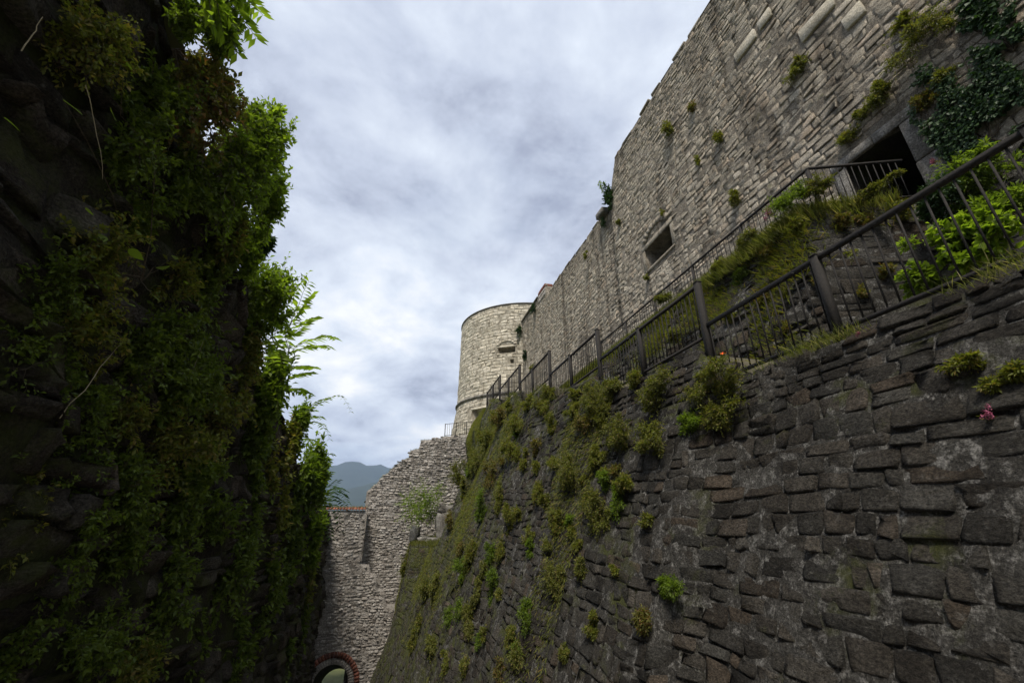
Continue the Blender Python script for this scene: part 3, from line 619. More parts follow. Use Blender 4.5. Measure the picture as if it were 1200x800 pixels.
for a_, b_ in zip(xs_[:-1], xs_[1:]):
    for hh in (.12, .97): bar(t3, 'top_rail' if hh > .5 else 'bottom_rail', (a_, SY + .25, STOP(a_) + hh), (b_, SY + .25, STOP(b_) + hh), .03, .03)
    for k in range(1, 5):
        x = a_ + (b_ - a_) * k / 5; link('baluster', pk3, t3, np.array((x, SY + .25, STOP(x) + .12)) - np.array(t3.location))

# ------------------------------------------------------------------ plants
def unit(v): return v / (np.linalg.norm(v, axis=-1, keepdims=True) + 1e-9)
def leaves(P, D, ln, wd, fold=.25, up=(0, 0, 1)):
    """diamond leaves: base P, direction D; returns verts (n*4) and tris"""
    n = len(P); D = unit(D); upv = np.array(up) + RNG.normal(0, .5, (n, 3)); s_ = unit(np.cross(D, upv)); nn = np.cross(s_, D)
    ln = np.broadcast_to(ln, (n,))[:, None]; wd = np.broadcast_to(wd, (n,))[:, None]
    mid = P + D * ln * .45
    V = np.stack([P, mid + s_ * wd / 2 + nn * wd * fold, P + D * ln - nn * ln * .08, mid - s_ * wd / 2 + nn * wd * fold], 1)
    i = np.arange(n)[:, None] * 4
    return V.reshape(-1, 3), np.concatenate([i + [0, 1, 2], i + [0, 2, 3]])
def sway(a, b, k=5, sag=.0, wob=.08):
    t = np.linspace(0, 1, k)[:, None]; L_ = np.linalg.norm(np.array(b) - a)
    P = np.array(a) * (1 - t) + np.array(b) * t; P[:, 2] += sag * L_ * 4 * (t * (1 - t))[:, 0]
    w = RNG.normal(0, wob * L_, (k, 3)) * (t * (1 - t) * 2); return P + w
def bush(name, label, cat, base, ctr, rad, n, ln, mat, group=None, wd=.5, clumps=9, droop=-.1, stem_r=.012, out=None, twig=True, density=2.2, parts=True):
    """stems from base into clumps spread through an ellipsoid, leaves along twigs"""
    base, ctr, rad = (np.array(q, float) for q in (base, ctr, rad))
    t = thing(name, label, cat, base, group)
    dirs = unit(RNG.normal(0, 1, (clumps, 3))); cl = ctr + dirs * rad * (RNG.random((clumps, 1)) ** .5) * .78
    cr_ = .34 * rad.mean() * (.5 + 1.1 * RNG.random(clumps) ** 1.5)
    paths, rads, LP, LD = [], [], [], []
    per = max(6, n // clumps)
    for q in range(clumps):
        P = sway(base + RNG.normal(0, .02, 3), cl[q], 6, .05); paths.append(P); rads.append(np.linspace(stem_r, stem_r * .4, 6))
        nt_ = max(3, per // 14); k = max(2, per // nt_)
        for j in range(nt_):
            e = cl[q] + unit(RNG.normal(0, 1, 3)) * cr_[q] * rad / rad.mean() * (.5 + .8 * random.random()) * 1.25
            Pt = sway(P[3 + j % 3], e, 5, .04); paths.append(Pt); rads.append(np.linspace(stem_r * .4, stem_r * .15, 5))
            s_ = np.linspace(.25, 1, k)[:, None]; i0 = np.minimum((s_[:, 0] * 4).astype(int), 3); f = s_ * 4 - i0[:, None]
            pp = Pt[i0] * (1 - f) + Pt[i0 + 1] * f; dd = unit(Pt[i0 + 1] - Pt[i0])
            side = unit(RNG.normal(0, 1, (k, 3))); LP.append(pp + side * .01); LD.append(dd * .6 + side * .9 + [0, 0, droop])
    LP, LD = np.concatenate(LP), np.concatenate(LD); m = len(LP)
    if out is not None: LD = LD + np.array(out) * .5
    l = ln * (.6 + .7 * RNG.random(m)); V, T = leaves(LP, LD, l, l * wd)
    tt = np.repeat(np.stack([RNG.random(m), RNG.random(m), RNG.random(m)], -1), 4, 0)
    link('foliage', mesh_np('foliage', V - base, T, M[mat], tt), t)
    V, Q = tubes(paths, rads, 4); link('stem', mesh_np('stem', V - base, Q, M['bark']), t)
    return t
def fronds(name, label, base, list_, mat, leaflets=11, ll=.11, group=None, cat='plant', stem=None):
    """pinnate fronds: list_ of (start, end, sag)"""
    base = np.array(base, float); t = thing(name, label, cat, base, group); paths, rads = [], []
    if stem is not None: paths.append(sway(base, stem, 6, 0, .03)); rads.append(np.linspace(.02, .008, 6))
    for a, b, sag in list_:
        P = sway(a, b, 9, sag, .02); pth = [P]; rd = [np.linspace(.012, .004, 9)]
        s_ = np.linspace(.16, 1, leaflets); i0 = np.minimum((s_ * 8).astype(int), 7); f = (s_ * 8 - i0)[:, None]
        pp = P[i0] * (1 - f) + P[i0 + 1] * f; dd = unit(P[i0 + 1] - P[i0]); sd_ = unit(np.cross(dd, [0, 0, 1.]) + [0, 0, .05])
        LP = np.concatenate([pp, pp]); LD = np.concatenate([sd_ + dd * .55, -sd_ + dd * .55]) + [0, 0, -.35]
        l = np.tile(ll * (1.05 - .5 * np.abs(s_ - .45)), 2) * RNG.uniform(.8, 1.15, 2 * leaflets); V, T = leaves(LP, LD, l, l * .36, .15)
        V2, Q2 = tubes(pth, rd, 4); o = link('frond', mesh_np('frond', V2 - base, Q2, M['bark']), t); tri = np.array([[0, 1, 2], [0, 2, 3]])
        for q in range(2 * leaflets): link('leaflet', mesh_np('leaflet', V[q * 4:q * 4 + 4] - base, tri, M[mat], np.tile(RNG.random(3), (4, 1))), o)
    if paths: V, Q = tubes(paths, rads, 5); link('stem', mesh_np('stem', V - base, Q, M['bark']), t)
    return t

# --- right wall tufts: (px, py, rx_px, ry_px)
def surf_right(px, py): return on_map(px, py, x_right)
def tuft(px, py, rpx, rpy, surf, nrm, mat, label, group, n=None, ln=.05, name='wall_tuft', hang=.35, clumps=7, wd=.34):
    p = surf(px, py); dist = np.linalg.norm(p); s_ = dist / FPX * .86
    rx, rz = rpx * s_, rpy * s_; nrm = np.array(nrm, float)
    ctr = p + nrm * min(rx, rz) * .45 + np.array([0, 0, .0]); r = np.array([min(rx, rz) * .6 + .03, rx * (1.5 if surf is surf_right else .85), rz])
    if name == 'weed_bush' and surf is not surf_right and p[1] > 20: r = np.array([rx * .9, min(rx, rz) * .6, rz]); hang = -1.05
    nl = int(n or np.clip(24 * rpx * rpy * .45, 200, 4200)); rx, rz = rx * 1.15, rz * 1.15; l = max(ln, 2.3 * s_)
    return bush(name, label, 'plant', p + np.array([0, 0, rz * hang]), ctr, r, nl, l, mat, group, wd, clumps, -.15, .005)
NR = (-.94, 0, .33)
BIG = [(842, 455, 44, 34), (735, 515, 26, 38), (768, 522, 30, 26), (706, 605, 24, 34), (657, 678, 17, 24), (672, 556, 22, 36), (776, 462, 26, 30), (706, 478, 26, 30), (850, 490, 30, 22)]
MID = [(640, 478, 22, 18), (662, 470, 18, 16), (612, 500, 22, 24), (590, 492, 20, 22), (600, 535, 20, 24), (634, 520, 14, 22), (690, 500, 16, 18), (578, 560, 18, 30), (635, 580, 13, 24), (632, 548, 12, 18),
       (624, 645, 9, 13), (602, 610, 14, 26), (560, 545, 16, 26), (570, 600, 15, 30), (556, 650, 16, 24), (545, 672, 18, 20), (792, 692, 17, 15), (760, 735, 11, 16), (700, 732, 12, 14), (622, 722, 11, 20), (604, 745, 10, 14),
       (645, 640, 9, 12), (580, 690, 12, 22), (553, 720, 12, 20), (948, 452, 22, 26), (680, 640, 8, 10), (740, 570, 16, 18), (728, 590, 12, 22), (815, 500, 18, 16), (655, 610, 10, 20), (530, 610, 10, 14), (590, 650, 10, 20), (612, 770, 12, 16), (665, 770, 8, 10), (480, 700, 12, 20), (490, 745, 12, 26), (470, 770, 10, 20), (515, 690, 12, 20), (510, 760, 14, 20), (548, 780, 10, 14)]
def build_of(rx_, ry_, a=45, b=22):
    r = ry_ / rx_
    return ('broad ' if rx_ > a else 'small ' if max(rx_, ry_) < b else '') + ('tall narrow ' if r > 1.7 else 'upright ' if r > 1.2 else 'low ' if r < .85 else 'rounded ')
def where(p):
    h = PATH(p[1]) - p[2]
    if p[1] > 22: return 'at the far end of the dark retaining wall, near the arch'
    if h < 1.0: return 'just under the railing on top of the dark retaining wall'
    if h < 2.6: return 'on the upper half of the dark retaining wall'
    return 'low down on the dark retaining wall'
MID += [(int(RNG.normal(640, 60)), int(RNG.normal(545, 70)), RNG.uniform(7, 14), RNG.uniform(8, 18)) for _ in range(34)] + [(int(RNG.uniform(500, 620)), int(RNG.uniform(640, 790)), RNG.uniform(7, 12), RNG.uniform(9, 18)) for _ in range(16)]
MID = [q for q in MID if 470 + (q[0] - 585) * -.0 < q[1] and q[0] > 570 - (q[1] - 470) * .36 and PATH(surf_right(*q[:2])[1]) - surf_right(*q[:2])[2] > .1]
for q in BIG:
    w_ = where(surf_right(*q[:2])); tuft(*q, surf_right, NR, 'L_tuft', 'large ' + build_of(*q[2:], 34, 0) + 'yellow-green tuft ' + w_, 'large ' + build_of(*q[2:], 34, 0) + 'yellow-green tufts ' + w_, clumps=12)
for q in MID:
    w_ = where(surf_right(*q[:2])); mt = random.choice(['L_tuft', 'L_olive', 'L_olive', 'L_brown', 'L_green']); cn = {'L_tuft': 'yellow-green', 'L_olive': 'olive green', 'L_brown': 'brownish half-dry', 'L_green': 'fresh green'}[mt]
    tuft(*q, surf_right, NR, mt, build_of(*q[2:], 18, 15) + '%s tuft ' % cn + w_, build_of(*q[2:], 18, 15) + '%s tufts ' % cn + w_)
for q, lb in (((1138, 425, 16, 9), 'leafy green sprig on the dark retaining wall above the pink valerian'), ((1186, 440, 11, 8), 'leafy green sprig trailing right beside the pink valerian'), ((1165, 455, 8, 5), 'flat little green sprig between the two larger sprigs')):
    tuft(*q, surf_right, NR, 'L_olive', lb, 'green sprigs near the valerian', ln=.04)
# --- grass along the wall tops (too fine to count)
def grass(name, label, P, h, mat='L_grass', lean=(0, 0, 0), wd=.009):
    n = len(P); D = np.stack([RNG.normal(0, .38, n), RNG.normal(0, .38, n), np.ones(n)], -1) + np.array(lean)
    l = h * (.4 + .9 * RNG.random(n)); V, T = leaves(P, D, l, np.maximum(wd, l * .03), .1)
    o = link(name, mesh_np(name, V, T, M[mat], np.repeat(RNG.random((n, 3)), 4, 0))); o['kind'] = 'stuff'; o['label'] = label; o['category'] = 'grass'; return o
n = 14000; y = RNG.uniform(-3, 27, n); k = (fbm(y * 1.1, y * 0, 91, 3) - .05 > RNG.random(n) * .9 - .2); y = y[k]; n = len(y)
grass('grass', 'thin grass along the top edge of the dark retaining wall', np.stack([4.68 + RNG.normal(0, .1, n) - .1, y, PATH(y) - .04 - .02 * RNG.random(n)], -1), .15, lean=(-.5, 0, -.15), wd=.005)
n = 24000; y = RNG.uniform(4.5, 20, n); x0 = 7.45 + RECEDE(y) + RNG.normal(0, .13, n)
grass('grass', 'long yellow-green grass hanging over the terrace edge below the thin railing', np.stack([x0, y, TERR - .02 - np.clip(7.45 + RECEDE(y) - x0, 0, 1) * 1.2], -1), .3, lean=(-.7, -.1, -.3), wd=.007)

n = 150000; y = RNG.uniform(8.5, 30, n); zz = PATH(y) - RNG.random(n) ** 1.4 * 11; k = (zz > FLOOR(y)) & (fbm(y * .9, zz * .35, 95, 4) + .35 * np.clip((y - 6) / 14, 0, 1) - .12 * (PATH(y) - zz) / 3 > .02 + .55 * RNG.random(n)); y, zz = y[k], zz[k]
grass('hanging_grass', 'shaggy grass hanging in patches from the joints of the dark retaining wall', np.stack([x_right(y, zz) - .03, y, zz + .02], -1), .13, 'L_olive', lean=(-.5, 0, -1.5), wd=.012)
n = 26000; y = RNG.uniform(4.4, 18, n); zz = PATH(y) + (TERR - PATH(y)) * RNG.random(n) ** .7; k = fbm(y * 1.3, zz * 1.1, 97, 4) + .45 * (zz - PATH(y)) / np.maximum(TERR - PATH(y), .3) > .1 + .5 * RNG.random(n); y, zz = y[k], zz[k]
grass('bank_grass', 'dull weedy grass growing over the rough bank behind the path railing', np.stack([x_ter(y, zz) - .04, y, zz], -1), .2, 'L_olive', lean=(-.5, 0, -.7), wd=.01)
# crest growth where the wall top meets the railing, far part
for px, py, rx_, ry_ in [(583, 490, 12, 12), (600, 478, 14, 12), (622, 474, 14, 14), (648, 462, 14, 14), (676, 468, 14, 16), (693, 462, 12, 14), (725, 452, 18, 16), (750, 448, 16, 14), (575, 520, 14, 24), (618, 540, 12, 22), (590, 585, 12, 26), (548, 575, 12, 20), (650, 500, 12, 18)]:
    tuft(px, py, rx_, ry_, surf_right, NR, random.choice(['L_tuft', 'L_olive']), 'shaggy weeds draped over the crest of the dark retaining wall under the far railing', 'weeds draped over the crest of the retaining wall', name='crest_weed')

# --- left wall growth
def lp(px, py, off=.15): return on_x(px, py, LEFTX + off)
def lbush(name, label, cat, px, py, rx_, ry_, off, mat, n, leafpx, base=None, group=None, **k):
    c_ = lp(px, py, off); s_ = (c_ @ _F) / FPX; b_ = np.array(lp(*base, -.05)) if base else c_ + [-.25 - off * .5, 0, -ry_ * s_ * .5]
    # along the wall the picture shows lengths foreshortened: use a round plan
    return bush(name, label, cat, b_, c_, (rx_ * s_ * .75, rx_ * s_ * .9, ry_ * s_), n, leafpx * s_, mat, group, **k)
lbush('shrub', 'bronze-tinged shrub hanging from the top of the dark rock wall', 'shrub', 243, 115, 48, 95, .35, 'L_brown', 7500, 7, (205, 60), clumps=44, stem_r=.014)
lbush('shrub', 'tall light green shrub leaning out from the rock wall top against the sky', 'shrub', 288, 190, 46, 105, .6, 'L_green', 9000, 6.5, (225, 200), clumps=60, stem_r=.014)
lbush('shrub', 'small fresh green spray beside the tall leaning shrub', 'shrub', 318, 235, 24, 60, .75, 'L_bright', 2600, 6.5, (270, 290), clumps=26, stem_r=.01)
lbush('shrub', 'small very dark bush between two bright shrubs on the rock wall', 'shrub', 312, 288, 18, 20, .5, 'L_dark', 900, 7, (285, 300), clumps=7)
lbush('shrub', 'bright green round shrub on the edge of the rock wall below the dark bush', 'shrub', 318, 352, 38, 56, .45, 'L_bright', 6500, 5.5, (285, 400), clumps=44)
lbush('shrub', 'mid green shrub below the round bright shrub, from which long fronds reach out', 'shrub', 322, 452, 28, 62, .3, 'L_green', 4200, 7, (300, 490), clumps=24)
lbush('shrub', 'feathery green shrub on the rock wall end in front of the far hill', 'shrub', 368, 555, 26, 52, .5, 'L_green', 4800, 6.5, (345, 610), clumps=30)
lbush('shrub', 'low green shrub hanging at the rock wall end beside the arch wall', 'shrub', 364, 628, 24, 44, .35, 'L_green', 3200, 6, (350, 640), clumps=20)
lbush('shrub', 'narrow olive shrub trailing down the rock wall beside the arch wall', 'shrub', 362, 680, 14, 50, .25, 'L_olive', 1300, 6, (352, 650), clumps=9)
lbush('shrub', 'leafy green shrub at the very top of the rock wall behind the bronze shrub', 'shrub', 262, 30, 32, 55, .5, 'L_green', 3600, 6.5, (215, 0), clumps=30)
lbush('shrub', 'dull green growth filling the rock wall edge between the bronze and round shrubs', 'shrub', 272, 268, 22, 60, .3, 'L_olive', 2200, 8, (255, 280), clumps=16)
lbush('shrub', 'olive growth on the rock wall edge under the long fronds', 'shrub', 338, 520, 16, 45, .25, 'L_olive', 1800, 6.5, (325, 520), clumps=14)
lbush('shrub', 'fresh green shrub filling the rock wall edge above the round bright shrub', 'shrub', 292, 292, 26, 46, .4, 'L_bright', 3200, 6, (262, 310), clumps=24)
lbush('shrub', 'green shrub at the wall top between the rock and the hanging pinnate branch', 'shrub', 222, 18, 26, 42, .35, 'L_green', 2600, 6.5, (200, 20), clumps=20)
lbush('shrub', 'pale green shrub bulging furthest out over the ditch against the sky', 'shrub', 318, 165, 30, 62, .8, 'L_bright', 3600, 6, (245, 190), clumps=30)
lbush('shrub', 'green shrub below the long fronds in front of the sky', 'shrub', 350, 500, 16, 34, .4, 'L_green', 1700, 6, (335, 520), clumps=16)
def fr(a, b, off0=.4, off1=.8, sag=.06): return (lp(*a, off0), lp(*b, off1), sag)
fronds('robinia_branch', 'branch of large pinnate leaves hanging in from the wall top against the sky', lp(225, -30, .2),
       [fr((240, -35), (308, 18)), fr((240, -30), (300, 45)), fr((235, -25), (278, 62)), fr((250, -45), (314, -8)), fr((240, -40), (262, 40)), fr((260, -40), (296, 10)), fr((235, -30), (250, 30)), fr((245, -50), (285, -2)), fr((230, -20), (268, 20))], 'L_bright', 11, .3, stem=lp(262, -45, .45), cat='branch')
fronds('tree_of_heaven', 'slender sapling with long fringed fronds reaching out over the ditch', lp(325, 470, .1),
       [fr((338, 415), (394, 397)), fr((338, 418), (388, 408)), fr((340, 432), (368, 430)), fr((338, 445), (364, 436)), fr((336, 455), (360, 460)), fr((335, 390), (366, 345)), fr((335, 392), (362, 330)), fr((335, 400), (368, 372)), fr((335, 440), (318, 400)), fr((338, 415), (330, 380))], 'L_bright', 13, .36, stem=lp(340, 405, .45), cat='sapling')
fronds('bramble', 'thin straggling bramble shoots with sparse leaves stretching across the sky', lp(340, 520, .1),
       [fr((345, 500), (411, 482), .3, .9, .1), fr((345, 495), (384, 466), .3, .8, .05), fr((350, 505), (386, 514), .3, .8, .14), fr((348, 500), (378, 490), .3, .7, .1), fr((350, 515), (372, 520), .3, .6)], 'L_green', 11, .26, cat='bramble')
fronds('tree_of_heaven', 'fan of dark drooping fronds in front of the arch wall coping', lp(362, 615, .1),
       [fr((370, 600), (405, 575), .3, .9, .1), fr((370, 602), (409, 590), .3, .9, .1), fr((370, 604), (407, 606), .3, .9, .12), fr((370, 606), (400, 622), .3, .8, .14), fr((370, 600), (396, 562), .3, .8), fr((368, 606), (388, 630), .3, .7, .12), fr((368, 598), (385, 555), .3, .7)], 'L_dark', 12, .38, cat='sapling')
CREEP = [(75, 620, 52, 70), (55, 690, 38, 40), (100, 745, 58, 50), (192, 520, 58, 52), (240, 545, 38, 34), (175, 400, 48, 58), (205, 450, 52, 44), (118, 300, 50, 48), (240, 330, 28, 60), (60, 330, 40, 40), (235, 440, 38, 50), (285, 425, 26, 56), (268, 655, 42, 58),
         (248, 605, 34, 26), (300, 722, 32, 74), (320, 598, 24, 50), (340, 645, 18, 56), (188, 722, 44, 38), (30, 505, 36, 50), (112, 55, 40, 66), (162, 160, 36, 56), (330, 750, 18, 46), (170, 250, 34, 30), (140, 480, 30, 40), (300, 520, 22, 50), (20, 760, 30, 40), (225, 760, 26, 40), (205, 330, 26, 40)]
def cwhere(px, py):
    if py < 260: return 'high on the dark rock wall under the bronze shrub'
    if px > 255: return 'towards the far end of the dark rock wall'
    if py < 480: return 'halfway up the dark rock wall'
    return 'low on the dark rock wall'
CREEP += [(200, 110, 34, 50), (215, 215, 36, 50), (20, 400, 36, 50), (95, 390, 44, 44), (100, 470, 40, 40), (75, 550, 44, 40), (140, 570, 44, 44), (20, 600, 30, 46), (150, 640, 40, 44), (215, 580, 34, 40), (200, 660, 36, 40), (150, 780, 44, 30), (290, 600, 26, 44), (310, 660, 22, 46), (270, 760, 26, 40), (255, 490, 28, 44), (325, 690, 16, 40), (290, 340, 18, 50), (345, 590, 14, 40), (310, 560, 20, 40), (350, 740, 12, 44), (60, 440, 30, 40)]
CREEP = [(a_, b_, c_ * 1.35, d_ * 1.35) for a_, b_, c_, d_ in CREEP]
for i, (px, py, rx_, ry_) in enumerate(CREEP):
    mt = ('L_shade', 'L_shade', 'L_shade', 'L_olive')[i % 4]; w_ = cwhere(px, py); cn = {'L_olive': 'yellowish', 'L_brown': 'bronze-tinged', 'L_shade': 'deep green'}[mt]
    lbush('creeper', build_of(rx_, ry_, 60, 50) + '%s creeper clinging ' % cn + w_, 'creeper', px, py, rx_, ry_, .12, mt, int(np.clip(rx_ * ry_ * .9, 800, 3800)), 6.5, None, build_of(rx_, ry_, 60, 50) + '%s creepers ' % cn + w_, clumps=20, stem_r=.006, droop=-.3)
# a plant with broad leaves one can count
bl = thing('broadleaf_climber', 'climber with a few broad bright leaves halfway up the rock wall', 'climber', lp(165, 330, .1))
lm = None
for i, (px, py, ll) in enumerate([(150, 292, .2), (192, 312, .24), (135, 320, .16), (205, 300, .14), (178, 345, .16), (120, 275, .14), (160, 270, .13), (215, 330, .15), (145, 78, .22), (75, 118, .2), (130, 130, .2), (5, 138, .14), (150, 355, .12), (100, 245, .12)]):
    if lm is None:
        t_ = np.array([0, .12, .35, .62, .85, 1]); w_ = np.array([.0, .26, .38, .3, .14, 0])
        V = np.concatenate([np.stack([t_, w_, -.12 * t_**2 + .06 * w_], -1), np.stack([t_, -w_, -.12 * t_**2 + .06 * w_], -1), np.stack([t_, t_ * 0, -.12 * t_**2 - .02], -1)])
        q = [[j, j + 1, 13 + j, 12 + j] for j in range(5)] + [[12 + j, 13 + j, 7 + j, 6 + j] for j in range(5)]
        lm = mesh_np('leaf', V, q, M['L_green'], np.tile([.8, .2, .5], (18, 1)))
    o = link('leaf', lm, bl, lp(px, py, .35) - np.array(bl.location)); o.scale = (ll,) * 3; o.rotation_euler = (random.uniform(-.5, .5), random.uniform(.2, .9), random.uniform(-1.2, 1.2))
V, Q = tubes([sway(lp(165, 330, .1), lp(px, py, .33), 6, .05) for px, py in ((150, 292), (192, 312), (135, 320), (205, 300), (178, 345), (120, 275), (160, 270), (145, 78), (75, 118))], [np.linspace(.008, .003, 6)] * 9, 4)
link('stem', mesh_np('stem', V - np.array(bl.location), Q, M['bark']), bl)
for (a_, b_), lb in zip([((70, 490), (145, 400)), ((100, 100), (120, 210)), ((25, 60), (50, 20)), ((215, 470), (238, 400))], ('long pale dry stalk slanting across the rock wall', 'thin dry stalk hanging between dark creepers high on the rock wall', 'short curved dry stalk near the climber leaves', 'short dry stalk lying among yellowish creepers')):
    P = sway(lp(*a_, .35), lp(*b_, .4), 8, .05, .03); V, Q = tubes([P], [np.linspace(.006, .003, 8)], 5); o = link('dry_stalk', mesh_np('dry_stalk', V - P[0], Q, M['dry'])); o.location = P[0]; tag(o, lb, 'stalk', 'dry stalks on the rock wall')

# --- fortress wall growth
def surf_fort(px, py): return on_x(px, py, FORTX)
NF = (-1, 0, .1)
for q, mt, lb in [((788, 150, 12, 11), 'L_tuft', 'round pale green tuft on the fortress wall near its sky edge'), ((938, 83, 15, 13), 'L_tuft', 'round yellow-green tuft on the fortress wall below the long pale blocks'), ((1090, 45, 36, 26), 'L_tuft', 'big bright yellow-green shrub high on the fortress wall above the ivy'),
                  ((1040, 110, 20, 18), 'L_tuft', 'loose yellow-green tuft above the dark doorway'), ((1013, 134, 11, 9), 'L_tuft', 'little yellow-green tuft just left of the doorway lintel'), ((865, 230, 12, 14), 'L_olive', 'olive tuft low on the fortress wall above the terrace railing'), ((846, 163, 9, 11), 'L_olive', 'olive tuft in the middle of the fortress wall'),
                  ((820, 188, 5, 9), 'L_olive', 'tiny dull tuft in a hole of the fortress wall'), ((813, 128, 6, 9), 'L_brown', 'dry brownish tuft near the top of the fortress wall'), ((727, 262, 6, 7), 'L_tuft', 'small yellow tuft beside the wall step'), ((708, 262, 5, 10), 'L_dark', 'dark moss clump hanging under the projecting corbel'), ((688, 298, 5, 7), 'L_olive', 'small tuft near the sky edge beyond the corbel'),
                  ((1060, 30, 14, 10), 'L_olive', 'dull green tuft left of the big yellow-green shrub'), ((1000, 160, 16, 10), 'L_olive', 'low weeds along the top of the doorway lintel'), ((1090, 120, 14, 14), 'L_brown', 'dry yellow tuft right of the doorway at the ivy edge'), ((1110, 90, 16, 10), 'L_tuft', 'yellowish tuft inside the ivy patch'),
                  ((760, 325, 6, 6), 'L_olive', 'weeds under the window sill'), ((778, 250, 4, 6), 'L_olive', 'little weed on the relieving arch over the window')]:
    tuft(*q, surf_fort, NF, mt, lb, None)
for q, lb in [((611, 392, 9, 14), 'dark hanging ivy at the far end of the fortress wall beside the tower'), ((627, 362, 7, 9), 'dark ivy clump under the brick pier at the fortress wall end'), ((616, 418, 5, 12), 'thin dark ivy trail below the hanging ivy by the tower'), ((624, 432, 4, 7), 'small olive weed low at the far end of the fortress wall')]:
    tuft(*q, lambda a, b: on_x(a, b, FORTX + .1), NF, 'L_dark' if q[0] < 620 or q[1] < 400 else 'L_olive', lb, None, name='ivy_clump', ln=.12)
# shrub on the step of the wall top
p = surf_fort(714, 235); bush('ivy_clump', 'dark leafy ivy clump spilling over the step in the fortress wall top', 'ivy', p - [0, 0, .6], p + [0, 0, .1], (.35, .5, 1.1), 1500, .13, 'L_dark', None, .6, 10)
p = surf_fort(707, 222); bush('wall_tuft', 'airy light sprig standing out against the sky on the wall step', 'plant', p - [0, 0, .3], p + [-.1, 0, .25], (.25, .45, .45), 120, .1, 'L_green', None, .5, 6, 0, .008)
def ivy(label, px, py, rpx, rpy, n, surf=surf_fort, mat='L_dark', ln=.1):
    c_ = surf(px, py); t_ = thing('ivy', label, 'ivy', c_); a_ = RNG.uniform(0, 2 * np.pi, n * 3); r_ = np.sqrt(RNG.random(n * 3))
    X_ = px + rpx * r_ * np.cos(a_); Y_ = py + rpy * r_ * np.sin(a_); k = (fbm(X_ * .045, Y_ * .045, 17, 4) + .75 - r_ * .9) > 0
    P = np.array([surf(x, y) for x, y in zip(X_[k][:n], Y_[k][:n])]); m = len(P); P[:, 0] -= .03 + .16 * RNG.random(m)
    D = np.stack([RNG.normal(-.35, .25, m), RNG.normal(0, .6, m), RNG.normal(-.6, .4, m)], -1); l = ln * (.6 + .7 * RNG.random(m)); V, T = leaves(P, D, l, l * .8, .1, (-1, 0, .3))
    link('foliage', mesh_np('foliage', V - c_, T, M[mat], np.repeat(RNG.random((m, 3)), 4, 0)), t_)
    V, Q = tubes([sway(c_ + [-.02, 0, -.8], surf(px + rpx * math.cos(b) * .8, py + rpy * math.sin(b) * .8) + [-.03, 0, 0], 7, 0, .05) for b in np.linspace(0, 6, 9)], [np.linspace(.015, .005, 7)] * 9, 4); link('stem', mesh_np('stem', V - c_, Q, M['bark']), t_)
ivy('dark green ivy mat covering the fortress wall right of the doorway', 1140, 125, 70, 75, 4600, ln=.075)
ivy('thin dark ivy growing high on the fortress wall over the big yellow shrub', 1165, 25, 50, 40, 1600)
# --- between the railings
def at_x(x): return lambda a, b: on_x(a, b, x)
for q, x, mt, lb, k in [((1158, 292, 42, 34), 6.5, 'L_bright', 'bright green leafy bush on the path behind the railing', dict(ln=.09, clumps=24, n=2600, wd=.75)), ((1088, 330, 22, 18), 6.4, 'L_green', 'lower mid green bush beside the big one behind the railing', dict(ln=.08, clumps=14, n=1000, wd=.75)),
                        ((1065, 290, 10, 9), 6.6, 'L_bright', 'small yellow-green sprout on the bank behind the railing', dict(ln=.08, n=120)), ((1000, 300, 9, 10), 6.8, 'L_tuft', 'yellowish sprout on the dark bank behind the railing post', dict(n=160)),
                        ((928, 240, 30, 22), 7.35, 'L_green', 'leafy weeds hanging over the corner of the grassy bank', dict(clumps=12)), ((962, 222, 24, 13), 7.5, 'L_tuft', 'yellow-green weeds on top of the bank corner', {}), ((880, 285, 20, 14), 7.3, 'L_tuft', 'yellow-green weeds along the terrace edge below the pink valerian', {}), ((845, 315, 20, 12), 7.3, 'L_olive', 'olive weeds at the lower end of the terrace edge', {}),
                        ((1035, 219, 32, 8), 8.2, 'L_tuft', 'pale yellow-green weeds in front of the doorway railing', dict(clumps=12)), ((1155, 215, 42, 30), 8.9, 'L_green', 'dull green shrubs at the foot of the ivy wall', dict(ln=.09, clumps=14)), ((1100, 240, 24, 22), 8.6, 'L_dark', 'dark shrub below the doorway railing end', dict(ln=.08)), ((1180, 250, 26, 20), 7.6, 'L_green', 'mid green shrub behind the bright bush', dict(ln=.09)),
                        ((780, 352, 22, 12), 7.3, 'L_tuft', 'grassy weeds at the far end of the terrace edge', {}), ((790, 395, 16, 14), 5.4, 'L_olive', 'dry olive weeds behind the second railing panel', {})]:
    tuft(*q, at_x(x), (-.7, 0, .5), mt, lb, None, name='weed_bush', **k)
def surf_ter(px, py): return on_map(px, py, x_ter)
for px, py, rx_, ry_ in [(905, 300, 16, 14), (870, 325, 16, 12), (940, 270, 14, 18), (985, 262, 18, 12), (1020, 262, 16, 14), (960, 330, 12, 10), (900, 350, 12, 12), (1040, 320, 14, 12), (860, 370, 14, 12), (820, 350, 14, 10), (1060, 250, 18, 14), (1010, 345, 12, 8), (925, 385, 10, 8)]:
    tuft(px, py, rx_, ry_, surf_ter, (-.9, 0, .3), random.choice(['L_olive', 'L_brown', 'L_shade']), 'dull straggling weed on the rough bank seen through the path railing', 'dull weeds on the rough bank', name='bank_weed')
